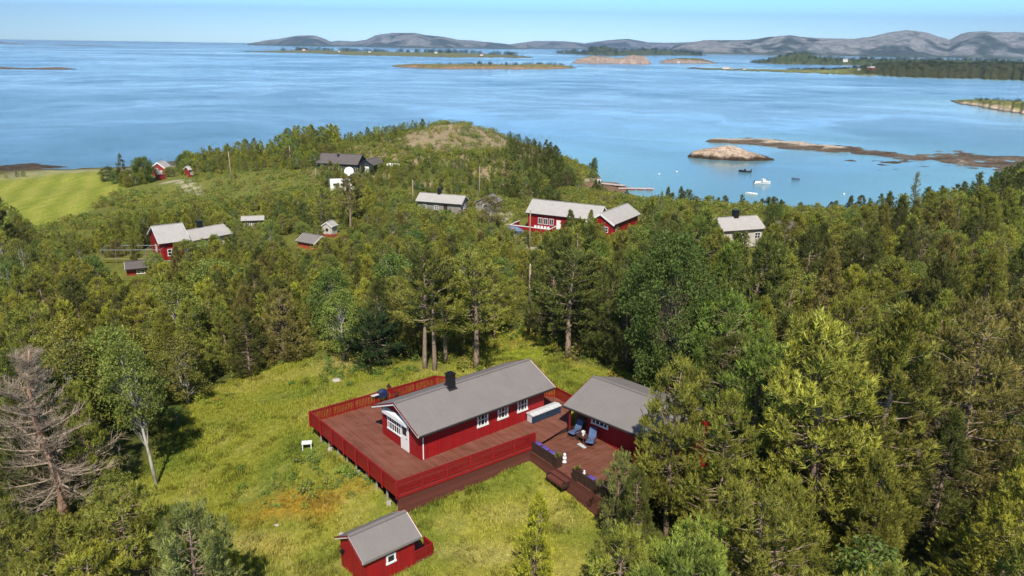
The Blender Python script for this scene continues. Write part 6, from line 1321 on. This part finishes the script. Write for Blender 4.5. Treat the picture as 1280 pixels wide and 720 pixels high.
# the trees too small or too many to tell apart, and the low scrub between them
it = [('pine' if t['kind'] != 'birch_tree' else 'birch', random.randrange(3), t['x'], t['y'], t['z'] - .1, t['h'], t['w'] / t['s'], t['rz'], t['col']) for t in REST]
merge(it, 'woodland', {3: 'mass of small far pines on the wooded hill and between the cottages', 4: 'mass of small far birches on the wooded hill and between the cottages'}, MAT['leaf'])
g_ = np.random.default_rng(77); it = []
for x, y, z, kind in SCRUB:
    for q in range(1 if y < 150 else 3):
        xx, yy = x + g_.uniform(-1, 1), y + g_.uniform(-1, 1); px, py = pj(xx, yy, z)
        if pip(px, py, FIELD) or any(pip(px, py - 2, P) and (y < dm + 10 or dm > 900) and dm not in (60, 175, 210, 215, 205) and P[0][1] > 240 for P, dm, *_ in OPN): continue
        h = g_.uniform(.5, 1.5) if y < 150 else g_.uniform(.6, 1.7)
        if pip(px, py, P_(150, 240, 222, 224, 300, 214, 398, 212, 402, 230, 340, 244, 240, 252, 160, 258)) and g_.random() < .72: continue
        if y > 165 and px < 226 and not pip(px, py, P_(150, 240, 240, 236, 240, 260, 110, 262)): continue
        if pip(px, py, P_(505, 160, 634, 150, 634, 188, 505, 186)) and g_.random() < .8: continue
        it.append(('bush', int(g_.integers(2)), xx, yy, gz(xx, yy) - .1, h, g_.uniform(.8, 1.3), g_.uniform(0, 6.28), [OL, LG, GR, YG, BR, LG, YG][int(g_.integers(7))]))
# bright ferns and bushes along the far edge of the clearing
for (px, py, n, rx, col) in ((590, 452, 26, 3, YG), (640, 432, 40, 4, YG), (660, 415, 30, 3, BG), (700, 440, 14, 3, YG), (505, 470, 8, 2, BG), (440, 466, 26, 4, BG), (350, 452, 20, 4, LG), (400, 606, 26, 3.5, LG), (375, 590, 12, 3, GR), (240, 510, 20, 3, YG), (760, 462, 10, 3, YG), (440, 595, 10, 1.6, LG)):
    p = pt(px, py)
    for k in range(n):
        a = g_.normal() * rx * .6; b = g_.normal() * rx * .45; x, y = p.x + a, p.y + b; qx, qy = pj(x, y, p.z)
        if y > p.y + 8: continue
        it.append(('bush', int(g_.integers(2)), x, y, gz(x, y) - .12, g_.uniform(.3, .8), g_.uniform(.9, 1.4), g_.uniform(0, 6.28), tuple(c * g_.uniform(.9, 1.3) for c in col)))
merge(it, 'scrub', {3: 'low scrub', 4: 'low leafy scrub and fern between the trees and round the clearing'}, MAT['leaf'])
# grass of the clearing
def grass(n, x0, x1, y0, y1, poly, hmin, hmax, seed, wd=.035):
    g = np.random.default_rng(seed); x = g.uniform(x0, x1, n); y = g.uniform(y0, y1, n); z = ground_z(x, y); px, py = proj(x, y, z); k = in_poly(px, py, poly) & (fbm(x, y, 1.1, 3, 99) > .3)
    for fp in (upper, [LP(0, 0), LP(Lw, 0), LP(Lw, depth), LP(0, depth)]): k &= ~in_poly(x, y, [(p.x, p.y) for p in fp])
    sa_ = math.atan2(sin(R(41.3)), cos(R(41.3))); lx = (x - SO[0]) * cos(sa_) + (y - SO[1]) * sin(sa_); ly = -(x - SO[0]) * sin(sa_) + (y - SO[1]) * cos(sa_); k &= ~((lx > .2) & (lx < 5) & (ly > .3) & (ly < 2.9))
    x, y, z = x[k], y[k], z[k]; n = len(x); tus = sstep(.58, .70, fbm(x, y, 1.3, 3, 97)); col = (1 - .35 * tus[:, None]) * ground_colour(x, y, z) * g.uniform(.75, 1.45, (n, 1)) * np.array([1.03, 1.05, .8]); tall = hmin + (hmax - hmin) * fbm(x, y, 2.6, 3, 98) ** 1.5 * g.uniform(.5, 1.3, n) * (1 + .8 * tus)
    VV = []; CC = []
    for q in range(3):
        a = g.uniform(0, 6.28, n); d = np.stack([np.cos(a), np.sin(a), 0 * a], 1); b = np.stack([x, y, z - .02], 1) + g.normal(size=(n, 3)) * [.05, .05, 0]; wv = np.stack([-d[:, 1], d[:, 0], 0 * a], 1) * wd * g.uniform(.6, 1.4, (n, 1)); tp = b + np.array([0, 0, 1.]) * tall[:, None] + d * tall[:, None] * g.uniform(.1, .8, (n, 1))
        VV.append(np.stack([b - wv, b + wv, tp], 1).reshape(-1, 3)); CC.append(np.repeat(col, 3, 0))
    V = np.concatenate(VV); o = link('grass', np_mesh('grass', V, np.arange(len(V)), np.full(len(V) // 3, 3), MAT['leaf'], np.concatenate(CC)), kind='stuff'); o.color = (1, 1, 1, 1); tag(o, 'uneven yellow green meadow grass of the clearing', 'grass')
grass(230000, -36, 20, 26, 84, LAWN, .05, .46, 3, .026)
# wooded ground of the outer islands
def far_wood(key, n, t0, hgt, col, label, seed, zmin=1.2, sel=None, wid=1.):
    X, Y, Z = ISL[key]; g = np.random.default_rng(seed); i = g.integers(0, X.shape[0] - 1, n); j = g.integers(0, X.shape[1] - 1, n); u = g.random(n); v = g.random(n)
    f = lambda A: A[i, j] * (1 - u) * (1 - v) + A[i + 1, j] * u * (1 - v) + A[i, j + 1] * (1 - u) * v + A[i + 1, j + 1] * u * v
    x, y, z = f(X), f(Y), f(Z); k = (z > zmin) & (fbm(x, y, hgt * 9., 3, seed) > t0)
    if sel: k &= sel(x, y, z, i / X.shape[0])
    x, y, z = x[k], y[k], z[k]; it = [('birch', q % 3, a, b, c - .3, hgt * g.uniform(.5, 1.2), wid * g.uniform(1., 1.6), g.uniform(0, 6.28), tuple(np.array(col) * g.uniform(.6, 1.3))) for q, (a, b, c) in enumerate(zip(x, y, z))]
    it = [q for q in it if .0 < 1]; merge(it, 'far_wood', {3: label, 4: label}, MAT['leaf'])
fp = lambda x, y: proj(x, y, 2.)[0]
far_wood('scrub', 260, .47, 5., (.07, .10, .03), 'dark scrub on the low island in the middle of the sound', 31, sel=lambda x, y, z, v: (fp(x, y) > 545) & (v > .2))
far_wood('low_land', 420, .40, 14., (.06, .085, .035), 'dark tree belt along the outer coast', 32, sel=lambda x, y, z, v: (fp(x, y) > 350) & (v > .35), wid=1.5)
far_wood('rocky', 60, .5, 7., (.06, .09, .03), 'scrub on the knoll of the pink rock islet', 33, sel=lambda x, y, z, v: fp(x, y) > 780)
far_wood('rocky_flat', 50, .5, 6., (.06, .09, .03), 'scrub on the flat pink islet', 37, sel=lambda x, y, z, v: v > .4)
far_wood('dark_hills', 260, .36, 14., (.05, .07, .035), 'woods on the low dark hills beyond the islets', 34, wid=1.6)
far_wood('headland', 1300, .25, 4.8, (.075, .10, .03), 'pine wood covering the right hand headland', 35, sel=lambda x, y, z, v: ((fp(x, y) > 1070) & (v > .12)) | ((fp(x, y) > 985) & (v > .5)), wid=2.2)
far_wood('knoll', 600, .33, 7., (.06, .085, .03), 'wood on the knoll behind the grassy spit', 36, wid=1.5)
far_wood('right_islet', 300, .4, 2., (.07, .09, .03), 'heath and dwarf pines on the right hand islet', 38, 3., sel=lambda x, y, z, v: (v > .3), wid=1.8)
# ------------------------------------------------------------------ air
m = MB(); m.box(0, 11000, 590, 64000, 36000, 1200); hz = NT('haze_air'); hz.t.nodes.remove(hz.b)
pv = hz.node('ShaderNodeVolumePrincipled'); pv.inputs['Color'].default_value = (.50, .72, 1., 1); pv.inputs['Density'].default_value = HAZE; pv.inputs['Anisotropy'].default_value = .2
hz.l.new(pv.outputs[0], hz.out.inputs['Volume']); ho = m.build('haze', hz.m, kind='stuff'); tag(ho, 'thin blue air haze over the sound', 'haze')
